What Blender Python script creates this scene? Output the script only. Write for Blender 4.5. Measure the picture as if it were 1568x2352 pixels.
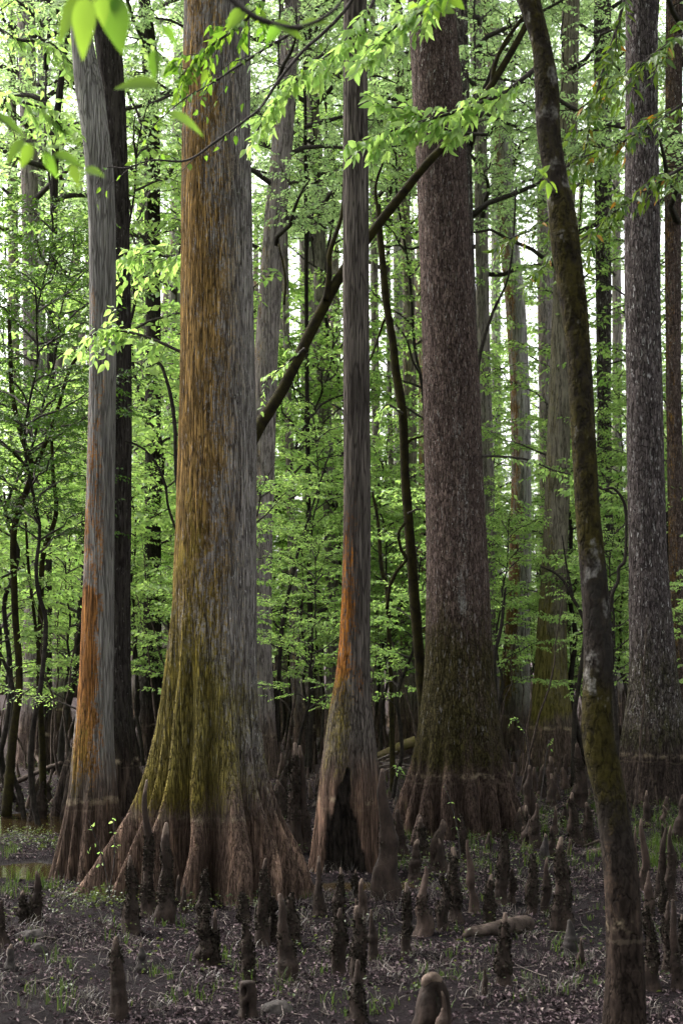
import bpy, math, random
import numpy as np
from mathutils import Vector, noise as mnoise

for o in list(bpy.data.objects): bpy.data.objects.remove(o)
SC = bpy.context.scene
COL = SC.collection
R = math.radians

# ------------------------------------------------------------------ camera, sky, sun, exposure
CAM_H = 2.6                       # eye height on the raised walkway
LENS = 55.0
FPX = LENS / 36.0 * 2352.0        # focal length for a frame 2352 high
HORIZON = 1500.0
FH = FPX * CAM_H
cam_d = bpy.data.cameras.new('camera'); cam = bpy.data.objects.new('camera', cam_d); COL.objects.link(cam)
cam.location = (0, 0, CAM_H); cam.rotation_euler = (R(90), 0, 0)
cam_d.sensor_fit = 'VERTICAL'; cam_d.sensor_height = 36.0; cam_d.sensor_width = 24.0; cam_d.lens = LENS
cam_d.shift_y = (HORIZON - 1176.0) / 2352.0
cam_d.clip_start = 0.1; cam_d.clip_end = 3000
cam_d.dof.use_dof = True; cam_d.dof.focus_distance = 17.5; cam_d.dof.aperture_fstop = 4.0
SC.camera = cam

SUN_DIR = Vector((-0.62, 0.42, 0.80)).normalized()      # towards the sun behind the cloud
SUN_EL = math.asin(SUN_DIR.z); SUN_ROT = math.atan2(SUN_DIR.x, SUN_DIR.y)
W = bpy.data.worlds.new('World'); SC.world = W; W.use_nodes = True
nt = W.node_tree; nt.nodes.clear()
wo = nt.nodes.new('ShaderNodeOutputWorld'); bg = nt.nodes.new('ShaderNodeBackground')
sky = nt.nodes.new('ShaderNodeTexSky'); sky.sky_type = 'NISHITA'; sky.sun_disc = False
sky.sun_elevation = SUN_EL; sky.sun_rotation = SUN_ROT; sky.air_density = 1.0; sky.dust_density = 6.0; sky.ozone_density = 1.0
hs = nt.nodes.new('ShaderNodeHueSaturation'); hs.inputs['Saturation'].default_value = 0.22
nt.links.new(sky.outputs[0], hs.inputs['Color']); nt.links.new(hs.outputs[0], bg.inputs[0]); nt.links.new(bg.outputs[0], wo.inputs[0])
bg.inputs[1].default_value = 0.15
sun_d = bpy.data.lights.new('sun', 'SUN'); sun = bpy.data.objects.new('sun', sun_d); COL.objects.link(sun)
sun_d.energy = 0.9; sun_d.angle = R(35); sun_d.color = (1.0, 0.96, 0.9)
sun.rotation_euler = SUN_DIR.to_track_quat('Z', 'Y').to_euler()
SC.view_settings.view_transform = 'Standard'; SC.view_settings.look = 'None'
SC.view_settings.gamma = 1.0; SC.view_settings.use_curve_mapping = False
SC.view_settings.exposure = 2.22
SC.cycles.max_bounces = 6; SC.cycles.diffuse_bounces = 3; SC.cycles.glossy_bounces = 1; SC.cycles.transmission_bounces = 4; SC.cycles.adaptive_threshold = 0.05; SC.cycles.use_light_tree = False
SC.cycles.caustics_reflective = False; SC.cycles.caustics_refractive = False

# ------------------------------------------------------------------ helpers
def P(x, y, d):
    return np.array([(x - 784.0) / FPX * d, d, CAM_H - (y - HORIZON) / FPX * d])
def zat(y, d): return CAM_H - (y - HORIZON) / FPX * d
def dep(yb): return FH / (yb - HORIZON)

_rs = np.random.RandomState(5)
_LAT = _rs.rand(64, 64, 64).astype(np.float32)
def vnoise(p):
    """smooth value noise 0..1 on Nx3 points"""
    p = np.asarray(p, dtype=np.float64)
    i = np.floor(p).astype(np.int64); f = p - i; f = f * f * (3 - 2 * f); i &= 63; j = (i + 1) & 63
    def g(a, b, c): return _LAT[a, b, c]
    x0, y0, z0 = i.T; x1, y1, z1 = j.T; fx, fy, fz = f.T
    a = g(x0, y0, z0) * (1 - fx) + g(x1, y0, z0) * fx; b = g(x0, y1, z0) * (1 - fx) + g(x1, y1, z0) * fx
    c = g(x0, y0, z1) * (1 - fx) + g(x1, y0, z1) * fx; d = g(x0, y1, z1) * (1 - fx) + g(x1, y1, z1) * fx
    return (a * (1 - fy) + b * fy) * (1 - fz) + (c * (1 - fy) + d * fy) * fz
def fbm(p, o=3):
    s = 0; a = 0.5; t = 0
    for k in range(o):
        s = s + a * vnoise(p * (2 ** k) + 7.3 * k); t += a; a *= 0.5
    return s / t
def sst(a, b, x):
    t = np.clip((x - a) / (b - a), 0, 1); return t * t * (3 - 2 * t)

def mesh(name, verts, faces, mat=None, smooth=True, masks=None, mats=None, midx=None):
    """verts Nx3, faces list of arrays (Mx3 and/or Mx4)"""
    me = bpy.data.meshes.new(name)
    verts = np.ascontiguousarray(verts, dtype=np.float32)
    if not isinstance(faces, (list, tuple)): faces = [faces]
    faces = [np.asarray(f, dtype=np.int32) for f in faces if len(f)]
    loops = np.concatenate([f.ravel() for f in faces])
    counts = np.concatenate([np.full(len(f), f.shape[1], np.int32) for f in faces])
    starts = np.concatenate([[0], np.cumsum(counts)[:-1]]).astype(np.int32)
    me.vertices.add(len(verts)); me.vertices.foreach_set('co', verts.ravel())
    me.loops.add(len(loops)); me.loops.foreach_set('vertex_index', loops)
    me.polygons.add(len(counts)); me.polygons.foreach_set('loop_start', starts); me.polygons.foreach_set('loop_total', counts)
    if smooth: me.polygons.foreach_set('use_smooth', np.ones(len(counts), bool))
    if masks is not None:
        at = me.attributes.new('masks', 'FLOAT_COLOR', 'POINT')
        at.data.foreach_set('color', np.ascontiguousarray(masks, dtype=np.float32).ravel())
    if mats:
        for m in mats: me.materials.append(m)
        if midx is not None: me.polygons.foreach_set('material_index', np.asarray(midx, np.int32))
    elif mat: me.materials.append(mat)
    me.update(calc_edges=True); me.validate()
    return me
def obj(name, me, parent=None, loc=None, rot=None, scale=None):
    o = bpy.data.objects.new(name, me); COL.objects.link(o)
    if parent is not None: o.parent = parent
    if loc is not None: o.location = loc
    if rot is not None: o.rotation_euler = rot
    if scale is not None: o.scale = scale
    return o
def tag(o, label=None, cat=None, group=None, kind=None):
    if label: o['label'] = label
    if cat: o['category'] = cat
    if group: o['group'] = group
    if kind: o['kind'] = kind
    return o
def thing(name, loc, label, cat, group=None):
    return tag(obj(name, None, loc=loc), label, cat, group)

class MB:
    """collects geometry of ONE piece"""
    def __init__(s): s.v = []; s.q = []; s.t = []; s.n = 0; s.m = []
    def add(s, v, q=None, t=None, mask=None):
        v = np.asarray(v, float)
        if q is not None and len(q): s.q.append(np.asarray(q) + s.n)
        if t is not None and len(t): s.t.append(np.asarray(t) + s.n)
        s.v.append(v); s.n += len(v)
        s.m.append(np.zeros((len(v), 4)) if mask is None else mask)
    def mesh(s, name, mat, smooth=True, off=(0, 0, 0)):
        fs = []
        if s.q: fs.append(np.concatenate(s.q))
        if s.t: fs.append(np.concatenate(s.t))
        return mesh(name, np.concatenate(s.v) - np.asarray(off), fs, mat, smooth, masks=np.concatenate(s.m))

def spline(pts, n):
    """Catmull-Rom through rows of any width"""
    pts = np.asarray(pts, float)
    if len(pts) < 3:
        t = np.linspace(0, 1, n)[:, None]; return pts[0] * (1 - t) + pts[-1] * t
    q = np.vstack([2 * pts[0] - pts[1], pts, 2 * pts[-1] - pts[-2]])
    m = len(pts) - 1; u = np.linspace(0, m - 1e-6, n); i = u.astype(int); t = (u - i)[:, None]
    p0, p1, p2, p3 = q[i], q[i + 1], q[i + 2], q[i + 3]
    return 0.5 * ((2 * p1) + (-p0 + p2) * t + (2 * p0 - 5 * p1 + 4 * p2 - p3) * t ** 2 + (-p0 + 3 * p1 - 3 * p2 + p3) * t ** 3)

def tube(pts, rad, sides=6, cap=True, rough=0.0, seed=0.0):
    pts = np.asarray(pts, float); n = len(pts); rad = np.broadcast_to(np.asarray(rad, float), (n,))
    tg = np.gradient(pts, axis=0); tg /= np.linalg.norm(tg, axis=1)[:, None] + 1e-9
    ref = np.array([1.0, 0, 0]) if abs(tg[0][0]) < 0.8 else np.array([0, 1.0, 0])
    a = np.linspace(0, 2 * math.pi, sides, endpoint=False); ca, sa = np.cos(a), np.sin(a)
    u = np.zeros((n, 3)); r = ref
    for k in range(n):
        r = r - tg[k] * np.dot(r, tg[k]); r = r / (np.linalg.norm(r) + 1e-9); u[k] = r
    w = np.cross(tg, u)
    rr = rad[:, None] * np.ones((1, sides))
    v = pts[:, None, :] + rr[..., None] * (u[:, None, :] * ca[None, :, None] + w[:, None, :] * sa[None, :, None])
    if rough:
        nn = fbm(v.reshape(-1, 3) * (0.7 / max(rad.max(), 1e-3)) + seed, 3).reshape(n, sides) - 0.5
        v = pts[:, None, :] + (rr * (1 + rough * 2 * nn))[..., None] * (u[:, None, :] * ca[None, :, None] + w[:, None, :] * sa[None, :, None])
    v = v.reshape(-1, 3)
    i = np.arange(n - 1)[:, None] * sides; j = np.arange(sides)[None, :]; j2 = (j + 1) % sides
    q = np.stack([i + j, i + j2, i + sides + j2, i + sides + j], -1).reshape(-1, 4)
    t = []
    if cap:
        v = np.vstack([v, pts[:1], pts[-1:]]); c0, c1 = n * sides, n * sides + 1; l = (n - 1) * sides
        t = [[c0, (k + 1) % sides, k] for k in range(sides)] + [[c1, l + k, l + (k + 1) % sides] for k in range(sides)]
    return v, q, np.array(t, int).reshape(-1, 3)

# ------------------------------------------------------------------ materials
def nodes_of(m):
    m.use_nodes = True; t = m.node_tree; t.nodes.clear(); return t
class N:
    def __init__(s, name):
        s.m = bpy.data.materials.new(name); s.t = nodes_of(s.m); s.L = s.t.links
        s.out = s.n('ShaderNodeOutputMaterial')
    def n(s, k, **kw):
        x = s.t.nodes.new(k)
        for a, b in kw.items(): setattr(x, a, b)
        return x
    def l(s, a, b): s.L.new(a, b)
    def setv(s, inp, v):
        if hasattr(v, 'links') or isinstance(v, bpy.types.NodeSocket): s.l(v, inp)
        else: inp.default_value = v
    def coord(s, scale=(1, 1, 1), which='Object', off=True):
        tc = s.n('ShaderNodeTexCoord'); mp = s.n('ShaderNodeMapping'); mp.inputs['Scale'].default_value = scale
        s.l(tc.outputs[which], mp.inputs['Vector'])
        return mp.outputs[0]
    def noise(s, vec, scale, detail=4, rough=0.6, out='Fac', dist=0.0):
        x = s.n('ShaderNodeTexNoise'); s.l(vec, x.inputs['Vector']); x.inputs['Scale'].default_value = scale
        x.inputs['Detail'].default_value = detail; x.inputs['Roughness'].default_value = rough; x.inputs['Distortion'].default_value = dist
        return x.outputs[out]
    def voro(s, vec, scale, feature='F1', out='Distance', rnd=1.0):
        x = s.n('ShaderNodeTexVoronoi', feature=feature); s.l(vec, x.inputs['Vector']); x.inputs['Scale'].default_value = scale
        x.inputs['Randomness'].default_value = rnd
        return x.outputs[out]
    def mr(s, v, a, b, c=0.0, d=1.0, smooth=True):
        x = s.n('ShaderNodeMapRange'); x.interpolation_type = 'SMOOTHSTEP' if smooth else 'LINEAR'
        s.setv(x.inputs['Value'], v)
        for k, q in zip(('From Min', 'From Max', 'To Min', 'To Max'), (a, b, c, d)): s.setv(x.inputs[k], q)
        return x.outputs['Result']
    def math(s, op, a, b=0.0):
        x = s.n('ShaderNodeMath', operation=op); s.setv(x.inputs[0], a); s.setv(x.inputs[1], b); return x.outputs[0]
    def mix(s, f, a, b, blend='MIX'):
        x = s.n('ShaderNodeMix', data_type='RGBA', blend_type=blend); s.setv(x.inputs[0], f)
        for i, v in ((6, a), (7, b)):
            if isinstance(v, (tuple, list)): x.inputs[i].default_value = (*v[:3], 1)
            else: s.l(v, x.inputs[i])
        return x.outputs[2]
    def bump(s, h, dist=0.02, strength=1.0, nrm=None):
        x = s.n('ShaderNodeBump'); x.inputs['Distance'].default_value = dist; x.inputs['Strength'].default_value = strength
        s.l(h, x.inputs['Height'])
        if nrm is not None: s.l(nrm, x.inputs['Normal'])
        return x.outputs[0]
    def surf(s, col, rough=0.85, spec=0.25, normal=None):
        b = s.n('ShaderNodeBsdfPrincipled'); s.setv(b.inputs['Base Color'], (*col, 1) if isinstance(col, tuple) else col)
        s.setv(b.inputs['Roughness'], rough); b.inputs['Specular IOR Level'].default_value = spec
        if normal is not None: s.l(normal, b.inputs['Normal'])
        s.l(b.outputs[0], s.out.inputs[0]); return b
    def masks(s):
        a = s.n('ShaderNodeAttribute'); a.attribute_name = 'masks'; c = s.n('ShaderNodeSeparateColor'); s.l(a.outputs['Color'], c.inputs[0])
        return c.outputs[0], c.outputs[1], c.outputs[2], a.outputs['Alpha']

WATERLINE = 0.89
def bark(name, c1, c2, fine=26.0, stretch=0.07, plates=False, fleck=None, orange=(0.30, 0.155, 0.017), moss=(0.15, 0.14, 0.015),
         dark=(0.018, 0.016, 0.014), low=(0.10, 0.062, 0.045), depth=0.02, line=True, lowz=WATERLINE, far=False, pale=(0.34, 0.325, 0.31), ckamt=0.72, pst=0.36):
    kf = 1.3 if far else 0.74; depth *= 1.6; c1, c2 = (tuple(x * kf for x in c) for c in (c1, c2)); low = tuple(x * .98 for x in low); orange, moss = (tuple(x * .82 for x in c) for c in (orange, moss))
    m = N(name)
    tc = m.n('ShaderNodeTexCoord'); info = m.n('ShaderNodeObjectInfo')
    add = m.n('ShaderNodeVectorMath', operation='ADD'); m.l(tc.outputs['Object'], add.inputs[0])
    sc = m.n('ShaderNodeVectorMath', operation='SCALE'); sc.inputs[0].default_value = (37, 19, 53); m.l(info.outputs['Random'], sc.inputs['Scale']); m.l(sc.outputs[0], add.inputs[1])
    def mapd(sx, sz):
        mp = m.n('ShaderNodeMapping'); mp.inputs['Scale'].default_value = (sx, sx, sz); m.l(add.outputs[0], mp.inputs['Vector']); return mp.outputs[0]
    v = mapd(1, stretch)
    iso = mapd(1, 1)
    ridge = m.noise(v, fine, 3, 0.65)
    if plates:
        vp = mapd(1, pst); vd = m.voro(vp, fine * 0.9, 'DISTANCE_TO_EDGE'); plate = m.mr(vd, 0.01, 0.11)
        h = m.math('ADD', m.math('MULTIPLY', plate, 0.7), m.math('MULTIPLY', ridge, 0.8))
        cell = m.voro(vp, fine * 0.9, 'F1', 'Color'); sp = m.n('ShaderNodeSeparateColor'); m.l(cell, sp.inputs[0]); cellr = sp.outputs[0]
    else:
        h = ridge; plate = m.mr(ridge, 0.36, 0.5); cellr = m.noise(mapd(1, stretch * 2), fine * 1.3, 2, 0.5)
    big = m.noise(mapd(1, 0.4), 1.6, 3, 0.6)
    col = m.mix(m.mr(ridge, 0.36, 0.60), c2, c1)
    col = m.mix(m.mr(cellr, 0.2, 0.9, 0.0, 0.55), col, tuple(min(1, c * 1.55) for c in c1))
    col = m.mix(m.math('MULTIPLY', m.mr(big, 0.4, 0.62), 0.45), col, tuple(c * 0.55 for c in c1))
    ck = m.math('ABSOLUTE', m.math('SUBTRACT', m.noise(mapd(1, stretch * 0.8), fine * 0.62, 3, 0.6), 0.5))
    crack = m.mr(ck, 0.0, 0.045)
    col = m.mix(m.math('MULTIPLY', m.math('SUBTRACT', 1.0, crack), ckamt), col, tuple(c * 0.35 for c in c2))
    if plates: col = m.mix(m.math('MULTIPLY', m.math('SUBTRACT', 1.0, plate), 0.6), col, tuple(c * 0.3 for c in c2))
    if fleck:
        fc, amt = fleck
        fl = m.noise(mapd(1, 0.32), fine * 0.75, 3, 0.75)
        area = m.noise(mapd(1, 0.5), 2.1, 2, 0.5)
        col = m.mix(m.math('MULTIPLY', m.mr(fl, 0.63 - amt, 0.69 - amt), m.mr(area, 0.25, 0.6, 0.25, 1.0)), col, fc)
    mo, mm, md, mp_ = m.masks()
    nz = m.noise(mapd(1, 0.33), 5.5, 4, 0.72); nz2 = m.noise(iso, 20.0, 3, 0.75)
    nmix = m.mr(m.math('ADD', m.math('MULTIPLY', nz, 0.45), m.math('ADD', m.math('MULTIPLY', ridge, 0.25), m.math('MULTIPLY', m.noise(iso, 34.0, 2, 0.7), 0.3))), 0.36, 0.64, -0.5, 0.5, False)
    def th(mask, w=1.5, n=None, top=0.85):
        f = m.mr(m.math('ADD', mask, m.math('MULTIPLY', nmix, w)), 0.22, 0.92, 0.0, top)
        return m.math('MULTIPLY', f, m.mr(mask, 0.0, 0.12))
    shade = m.math('MULTIPLY', m.mr(ridge, 0.34, 0.64, 0.5, 1.2), m.mr(crack, 0, 1, 0.5, 1.0))
    shade0 = shade
    if plates: shade = m.math('MULTIPLY', shade, m.math('MULTIPLY', m.mr(plate, 0, 1, 0.55, 1.0), m.mr(cellr, 0.1, 0.9, 0.7, 1.3)))
    def tint(c, k=0.35, sh=None):
        a = m.mix(nz2, tuple(x * (1 - k) for x in c), tuple(min(1, x * (1 + k)) for x in c)); return m.mix(1.0, a, sh if sh is not None else shade, 'MULTIPLY')
    # brown flood-stained wood below the flood line, pale silt line on it
    geo = m.n('ShaderNodeNewGeometry'); sx = m.n('ShaderNodeSeparateXYZ'); m.l(geo.outputs['Position'], sx.inputs[0])
    ln = m.noise(mapd(1, 0.6), 1.1, 3, 0.6); fine_n = m.noise(iso, 30.0, 2, 0.6)
    zz = m.math('ADD', sx.outputs[2], m.math('MULTIPLY', m.math('SUBTRACT', fine_n, 0.5), 0.05))
    zw = m.math('ADD', zz, m.math('MULTIPLY', m.math('SUBTRACT', ln, 0.5), 0.2))
    lowf = m.mr(m.math('ADD', zw, m.math('MULTIPLY', m.math('SUBTRACT', nz, 0.5), 0.9)), lowz + 0.75, lowz + 0.05)
    lowc = tint(low, 0.3, shade0)
    streak = m.noise(mapd(1, 0.12), 7.0, 4, 0.65)
    lowc = m.mix(m.mr(streak, 0.53, 0.74), lowc, tuple(min(1, c * q) for c, q in zip(low, (3.2, 3.1, 2.9))))
    lowc = m.mix(m.mr(streak, 0.45, 0.25), lowc, tuple(c * 0.35 for c in low))
    col = m.mix(m.math('MULTIPLY', lowf, 0.85), col, lowc)
    grey = col
    col = m.mix(th(mo), col, tint(orange, 0.3))
    mossf = th(mm, 0.8)
    col = m.mix(mossf, col, tint(moss, 0.55))
    if fleck and not far:
        f2 = m.noise(mapd(1, 0.22), fine * 0.6, 3, 0.75); col = m.mix(m.math('MULTIPLY', m.mr(f2, 0.60, 0.68), m.mr(lowf, 0.0, 0.5, 0.5, 0.05)), col, tuple(0.8 * c for c in fleck[0]))
    if line:
        below = m.mr(zw, lowz + 0.03, lowz - 0.05)
        col = m.mix(m.math('MULTIPLY', below, 0.8), col, lowc)
        band = m.math('MULTIPLY', m.mr(zw, lowz - 0.08, lowz - 0.005), m.mr(zw, lowz + 0.05, lowz + 0.0))
        brk = m.mr(m.noise(iso, 4.2, 4, 0.75), 0.44, 0.64)
        col = m.mix(m.math('MULTIPLY', m.math('MULTIPLY', band, brk), m.mr(m.math('FRACT', m.math('MULTIPLY', info.outputs['Random'], 5.3)), 0, 1, 0.4, 0.8, False)), col, (0.33, 0.26, 0.18))
        band2 = m.math('MULTIPLY', m.mr(zw, lowz - 0.13, lowz - 0.115), m.mr(zw, lowz - 0.09, lowz - 0.10))
        col = m.mix(m.math('MULTIPLY', m.math('MULTIPLY', band2, m.math('SUBTRACT', 1.0, brk)), 0.1), col, (0.3, 0.24, 0.17))
    col = m.mix(th(mp_, 1.1, None, 0.75), col, pale)
    col = m.mix(th(md, 0.7), col, dark)
    hh = m.math('ADD', m.math('ADD', h, m.math('MULTIPLY', crack, 0.5)), m.math('MULTIPLY', nz2, 0.45))
    hh = m.math('ADD', hh, m.math('MULTIPLY', m.math('MULTIPLY', mossf, nz2), 0.9))
    if far: nb = m.bump(hh, depth * 1.3, 0.8)
    else: nb = m.bump(hh, depth, 0.9)
    m.surf(col, 0.95, 0.04, nb)
    return m.m

def leafmat(name, c1, c2, trans=0.5, tcol=None, rough=0.45, spec=0.35, odd=None):
    m = N(name); g = m.n('ShaderNodeNewGeometry'); inf = m.n('ShaderNodeObjectInfo')
    rnd = m.math('FRACT', m.math('ADD', g.outputs['Random Per Island'], inf.outputs['Random']))
    col = m.mix(rnd, c1, c2)
    tone = m.mr(m.math('FRACT', m.math('MULTIPLY', inf.outputs['Random'], 7.7)), 0, 1, 0.78, 1.12, False); col = m.mix(1.0, col, tone, 'MULTIPLY')
    if odd: col = m.mix(m.mr(m.math('FRACT', m.math('MULTIPLY', rnd, 17.3)), 1 - odd[1] - 0.02, 1 - odd[1]), col, odd[0])
    p = m.n('ShaderNodeBsdfPrincipled'); m.l(col, p.inputs['Base Color']); p.inputs['Roughness'].default_value = rough
    p.inputs['Specular IOR Level'].default_value = spec
    t = m.n('ShaderNodeBsdfTranslucent')
    tc = m.mix(1.0, col, tcol or (1.5, 1.45, 0.75), 'MULTIPLY'); m.l(tc, t.inputs[0])
    mx = m.n('ShaderNodeMixShader'); mx.inputs[0].default_value = trans
    m.l(p.outputs[0], mx.inputs[1]); m.l(t.outputs[0], mx.inputs[2]); m.l(mx.outputs[0], m.out.inputs[0])
    return m.m

def plain(name, c1, c2, scale=12, rough=0.85, bump=0.01, spec=0.06, zs=1.0):
    m = N(name); v = m.coord((1, 1, zs)); n = m.noise(v, scale, 5, 0.68); n2 = m.noise(v, scale * 4.3, 3, 0.6)
    col = m.mix(m.mr(n, 0.3, 0.7), c1, c2)
    m.surf(col, rough, spec, m.bump(m.math('ADD', n, m.math('MULTIPLY', n2, 0.5)), bump)); return m.m

M = {}
M['cyp_grey'] = bark('bark_grey_cypress', (0.32, 0.303, 0.285), (0.125, 0.112, 0.103), 46, 0.045, plates=True, pst=0.05, ckamt=.25, orange=(0.34, 0.13, 0.016), moss=(0.10, 0.088, 0.022), low=(0.09, 0.06, 0.046), depth=0.012)
M['cyp_big'] = bark('bark_big_cypress', (0.31, 0.278, 0.258), (0.085, 0.066, 0.056), 48, 0.07, plates=True, pst=0.07, ckamt=.3, fleck=((0.36, 0.34, 0.32), 0.03), orange=(0.26, 0.145, 0.028), moss=(0.195, 0.155, 0.025), low=(0.115, 0.075, 0.057), depth=0.022)
M['cyp_mid'] = bark('bark_slim_cypress', (0.15, 0.127, 0.112), (0.05, 0.04, 0.034), 40, 0.04, plates=True, pst=0.06, ckamt=.4, orange=(0.33, 0.12, 0.012), moss=(0.15, 0.118, 0.022), low=(0.098, 0.062, 0.046), depth=0.014)
M['tup_red'] = bark('bark_reddish_tupelo', (0.15, 0.108, 0.094), (0.06, 0.041, 0.035), 38, 0.16, plates=True, fleck=((0.34, 0.315, 0.30), 0.005), moss=(0.045, 0.04, 0.01), low=(0.06, 0.041, 0.033), depth=0.022)
M['tup_grey'] = bark('bark_flecked_tupelo', (0.14, 0.115, 0.112), (0.045, 0.036, 0.035), 28, 0.16, plates=True, fleck=((0.37, 0.35, 0.345), 0.03), moss=(0.05, 0.05, 0.014), low=(0.042, 0.031, 0.026), depth=0.022)
M['dark'] = bark('bark_dark_wet', (0.05, 0.042, 0.038), (0.018, 0.014, 0.013), 28, 0.1, fleck=((0.11, 0.1, 0.095), 0.0), moss=(0.035, 0.035, 0.01), low=(0.03, 0.022, 0.018), depth=0.02)
M['mossy'] = bark('bark_mossy_hardwood', (0.032, 0.026, 0.022), (0.012, 0.0095, 0.008), 18, 0.5, moss=(0.034, 0.028, 0.006), low=(0.026, 0.0185, 0.015), depth=0.008, orange=(0.06, 0.04, 0.029), pale=(0.17, 0.16, 0.15), ckamt=0.2)
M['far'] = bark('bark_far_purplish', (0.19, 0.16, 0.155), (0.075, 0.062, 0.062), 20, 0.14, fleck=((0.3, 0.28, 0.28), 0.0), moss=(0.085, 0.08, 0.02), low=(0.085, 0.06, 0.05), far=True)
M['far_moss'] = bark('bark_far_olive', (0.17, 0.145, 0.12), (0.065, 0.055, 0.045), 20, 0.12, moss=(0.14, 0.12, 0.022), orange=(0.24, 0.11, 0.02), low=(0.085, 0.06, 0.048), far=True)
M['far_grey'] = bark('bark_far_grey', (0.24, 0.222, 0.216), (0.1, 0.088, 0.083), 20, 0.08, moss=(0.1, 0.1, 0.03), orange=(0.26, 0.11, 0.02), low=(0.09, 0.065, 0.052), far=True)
M['stem'] = plain('bark_thin_dark_stem', (0.011, 0.009, 0.008), (0.032, 0.027, 0.022), 14, 0.85, 0.006)
M['stem_moss'] = plain('bark_mossy_stem', (0.009, 0.007, 0.0055), (0.028, 0.024, 0.007), 9, 0.9, 0.012)
M['twig'] = plain('twig_bark', (0.025, 0.02, 0.018), (0.065, 0.057, 0.052), 30, 0.8, 0.002)
M['twig_pale'] = plain('dry_twig', (0.07, 0.058, 0.052), (0.17, 0.14, 0.127), 30, 0.8, 0.002)
M['char_and_dark'] = plain('charred_wood_and_dark_fill', (0.004, 0.0035, 0.003), (0.045, 0.036, 0.03), 22, 0.8, 0.06, zs=0.16)
M['log'] = plain('fallen_log_wood', (0.022, 0.016, 0.013), (0.08, 0.06, 0.05), 9, 0.85, 0.01)
M['log_moss'] = plain('mossy_log_wood', (0.085, 0.075, 0.02), (0.13, 0.10, 0.065), 6, 0.9, 0.02)
def kneemat(name, c1, c2):
    m = N(name); v = m.coord((1, 1, .4)); vi = m.coord(); n = m.noise(v, 11, 4, 0.68); n2 = m.noise(vi, 45, 3, 0.6); mr_, _, _, _ = m.masks()
    col = m.mix(m.mr(n, 0.3, 0.7), c1, c2)
    pf = m.mr(m.math('ADD', mr_, m.math('MULTIPLY', m.math('SUBTRACT', m.noise(vi, 9, 4, .7), .5), 1.5)), 0.4, 0.8)
    tipc = m.mix(n2, (0.06, 0.042, 0.032), (0.175, 0.13, 0.105)); col = m.mix(m.math('MULTIPLY', pf, .9), col, tipc)
    m.surf(col, 0.8, 0.1, m.bump(m.math('ADD', n, m.math('MULTIPLY', n2, 0.5)), 0.014)); return m.m
M['knee'] = kneemat('knee_bark', (0.014, 0.01, 0.008), (0.036, 0.0245, 0.0195))
M['knee_red'] = kneemat('knee_reddish_bark', (0.026, 0.018, 0.0145), (0.062, 0.042, 0.034))
M['knee_grey'] = kneemat('knee_grey_bark', (0.02, 0.017, 0.016), (0.045, 0.038, 0.035))
M['tip'] = plain('knee_pale_tip', (0.04, 0.028, 0.022), (0.13, 0.095, 0.075), 16, 0.7, 0.004)
M['scales'] = plain('knee_liverwort', (0.01, 0.0085, 0.0065), (0.04, 0.033, 0.025), 26, 0.9, 0.004)
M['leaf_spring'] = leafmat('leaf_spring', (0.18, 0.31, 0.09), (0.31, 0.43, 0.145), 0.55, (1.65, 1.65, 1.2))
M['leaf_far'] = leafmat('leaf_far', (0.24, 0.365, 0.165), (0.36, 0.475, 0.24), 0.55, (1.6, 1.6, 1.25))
M['leaf_dark'] = leafmat('leaf_dark', (0.035, 0.085, 0.016), (0.07, 0.14, 0.022), 0.4)
M['leaf_laurel'] = leafmat('leaf_laurel', (0.035, 0.08, 0.018), (0.13, 0.20, 0.03), 0.45, rough=0.35, odd=((0.3, 0.15, 0.02), 0.04))
M['leaf_near'] = leafmat('leaf_near', (0.07, 0.155, 0.028), (0.15, 0.24, 0.048), 0.55, (1.8, 1.75, 0.8), 0.6, 0.15)
M['grass'] = leafmat('grass_blade', (0.035, 0.068, 0.014), (0.085, 0.125, 0.03), 0.4, (1.3, 1.3, .9), .6, .1)
M['grass_dry'] = leafmat('grass_dry', (0.05, 0.044, 0.034), (0.13, 0.11, 0.09), 0.25, (1, 1, 1))
M['herb'] = leafmat('ground_herb', (0.025, 0.04, 0.012), (0.06, 0.08, 0.026), 0.4)
M['litter'] = leafmat('leaf_litter', (0.015, 0.0103, 0.0113), (0.11, 0.08, 0.085), 0.08, (1, 1, 1), 0.8, 0.06, odd=((0.18, 0.145, 0.135), 0.08))
# ground
def mud():
    m = N('swamp_mud'); v = m.coord(); n = m.noise(v, 1.3, 6, 0.65); n2 = m.noise(v, 22, 5, 0.7); n3 = m.noise(v, 90, 3, 0.7)
    col = m.mix(m.mr(n, 0.35, 0.65), (0.0028, 0.0019, 0.0022), (0.0075, 0.0051, 0.0058)); col = m.mix(m.mr(n2, 0.42, 0.7), col, (0.016, 0.0113, 0.0128)); col = m.mix(m.mr(n3, 0.55, 0.7), col, (0.034, 0.025, 0.027))
    geo = m.n('ShaderNodeNewGeometry'); sx = m.n('ShaderNodeSeparateXYZ'); m.l(geo.outputs['Position'], sx.inputs[0])
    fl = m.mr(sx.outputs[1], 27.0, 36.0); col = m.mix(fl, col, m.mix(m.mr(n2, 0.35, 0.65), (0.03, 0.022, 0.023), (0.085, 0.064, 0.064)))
    wet = m.mr(m.math('ADD', sx.outputs[2], m.math('MULTIPLY', n2, 0.05)), 0.03, -0.03)
    h = m.math('ADD', m.math('MULTIPLY', n2, 1.0), m.math('MULTIPLY', n3, 0.4))
    m.surf(col, m.mr(wet, 0, 1, 0.95, 0.5), 0.05, m.bump(h, 0.05, 1.0)); return m.m
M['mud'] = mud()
def water():
    m = N('tannin_water'); v = m.coord(); n = m.noise(v, 3.0, 2, 0.5)
    b = m.surf((0.02, 0.014, 0.006), 0.1, 0.4, m.bump(n, 0.004, 0.5)); return m.m
M['water'] = water()

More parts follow.
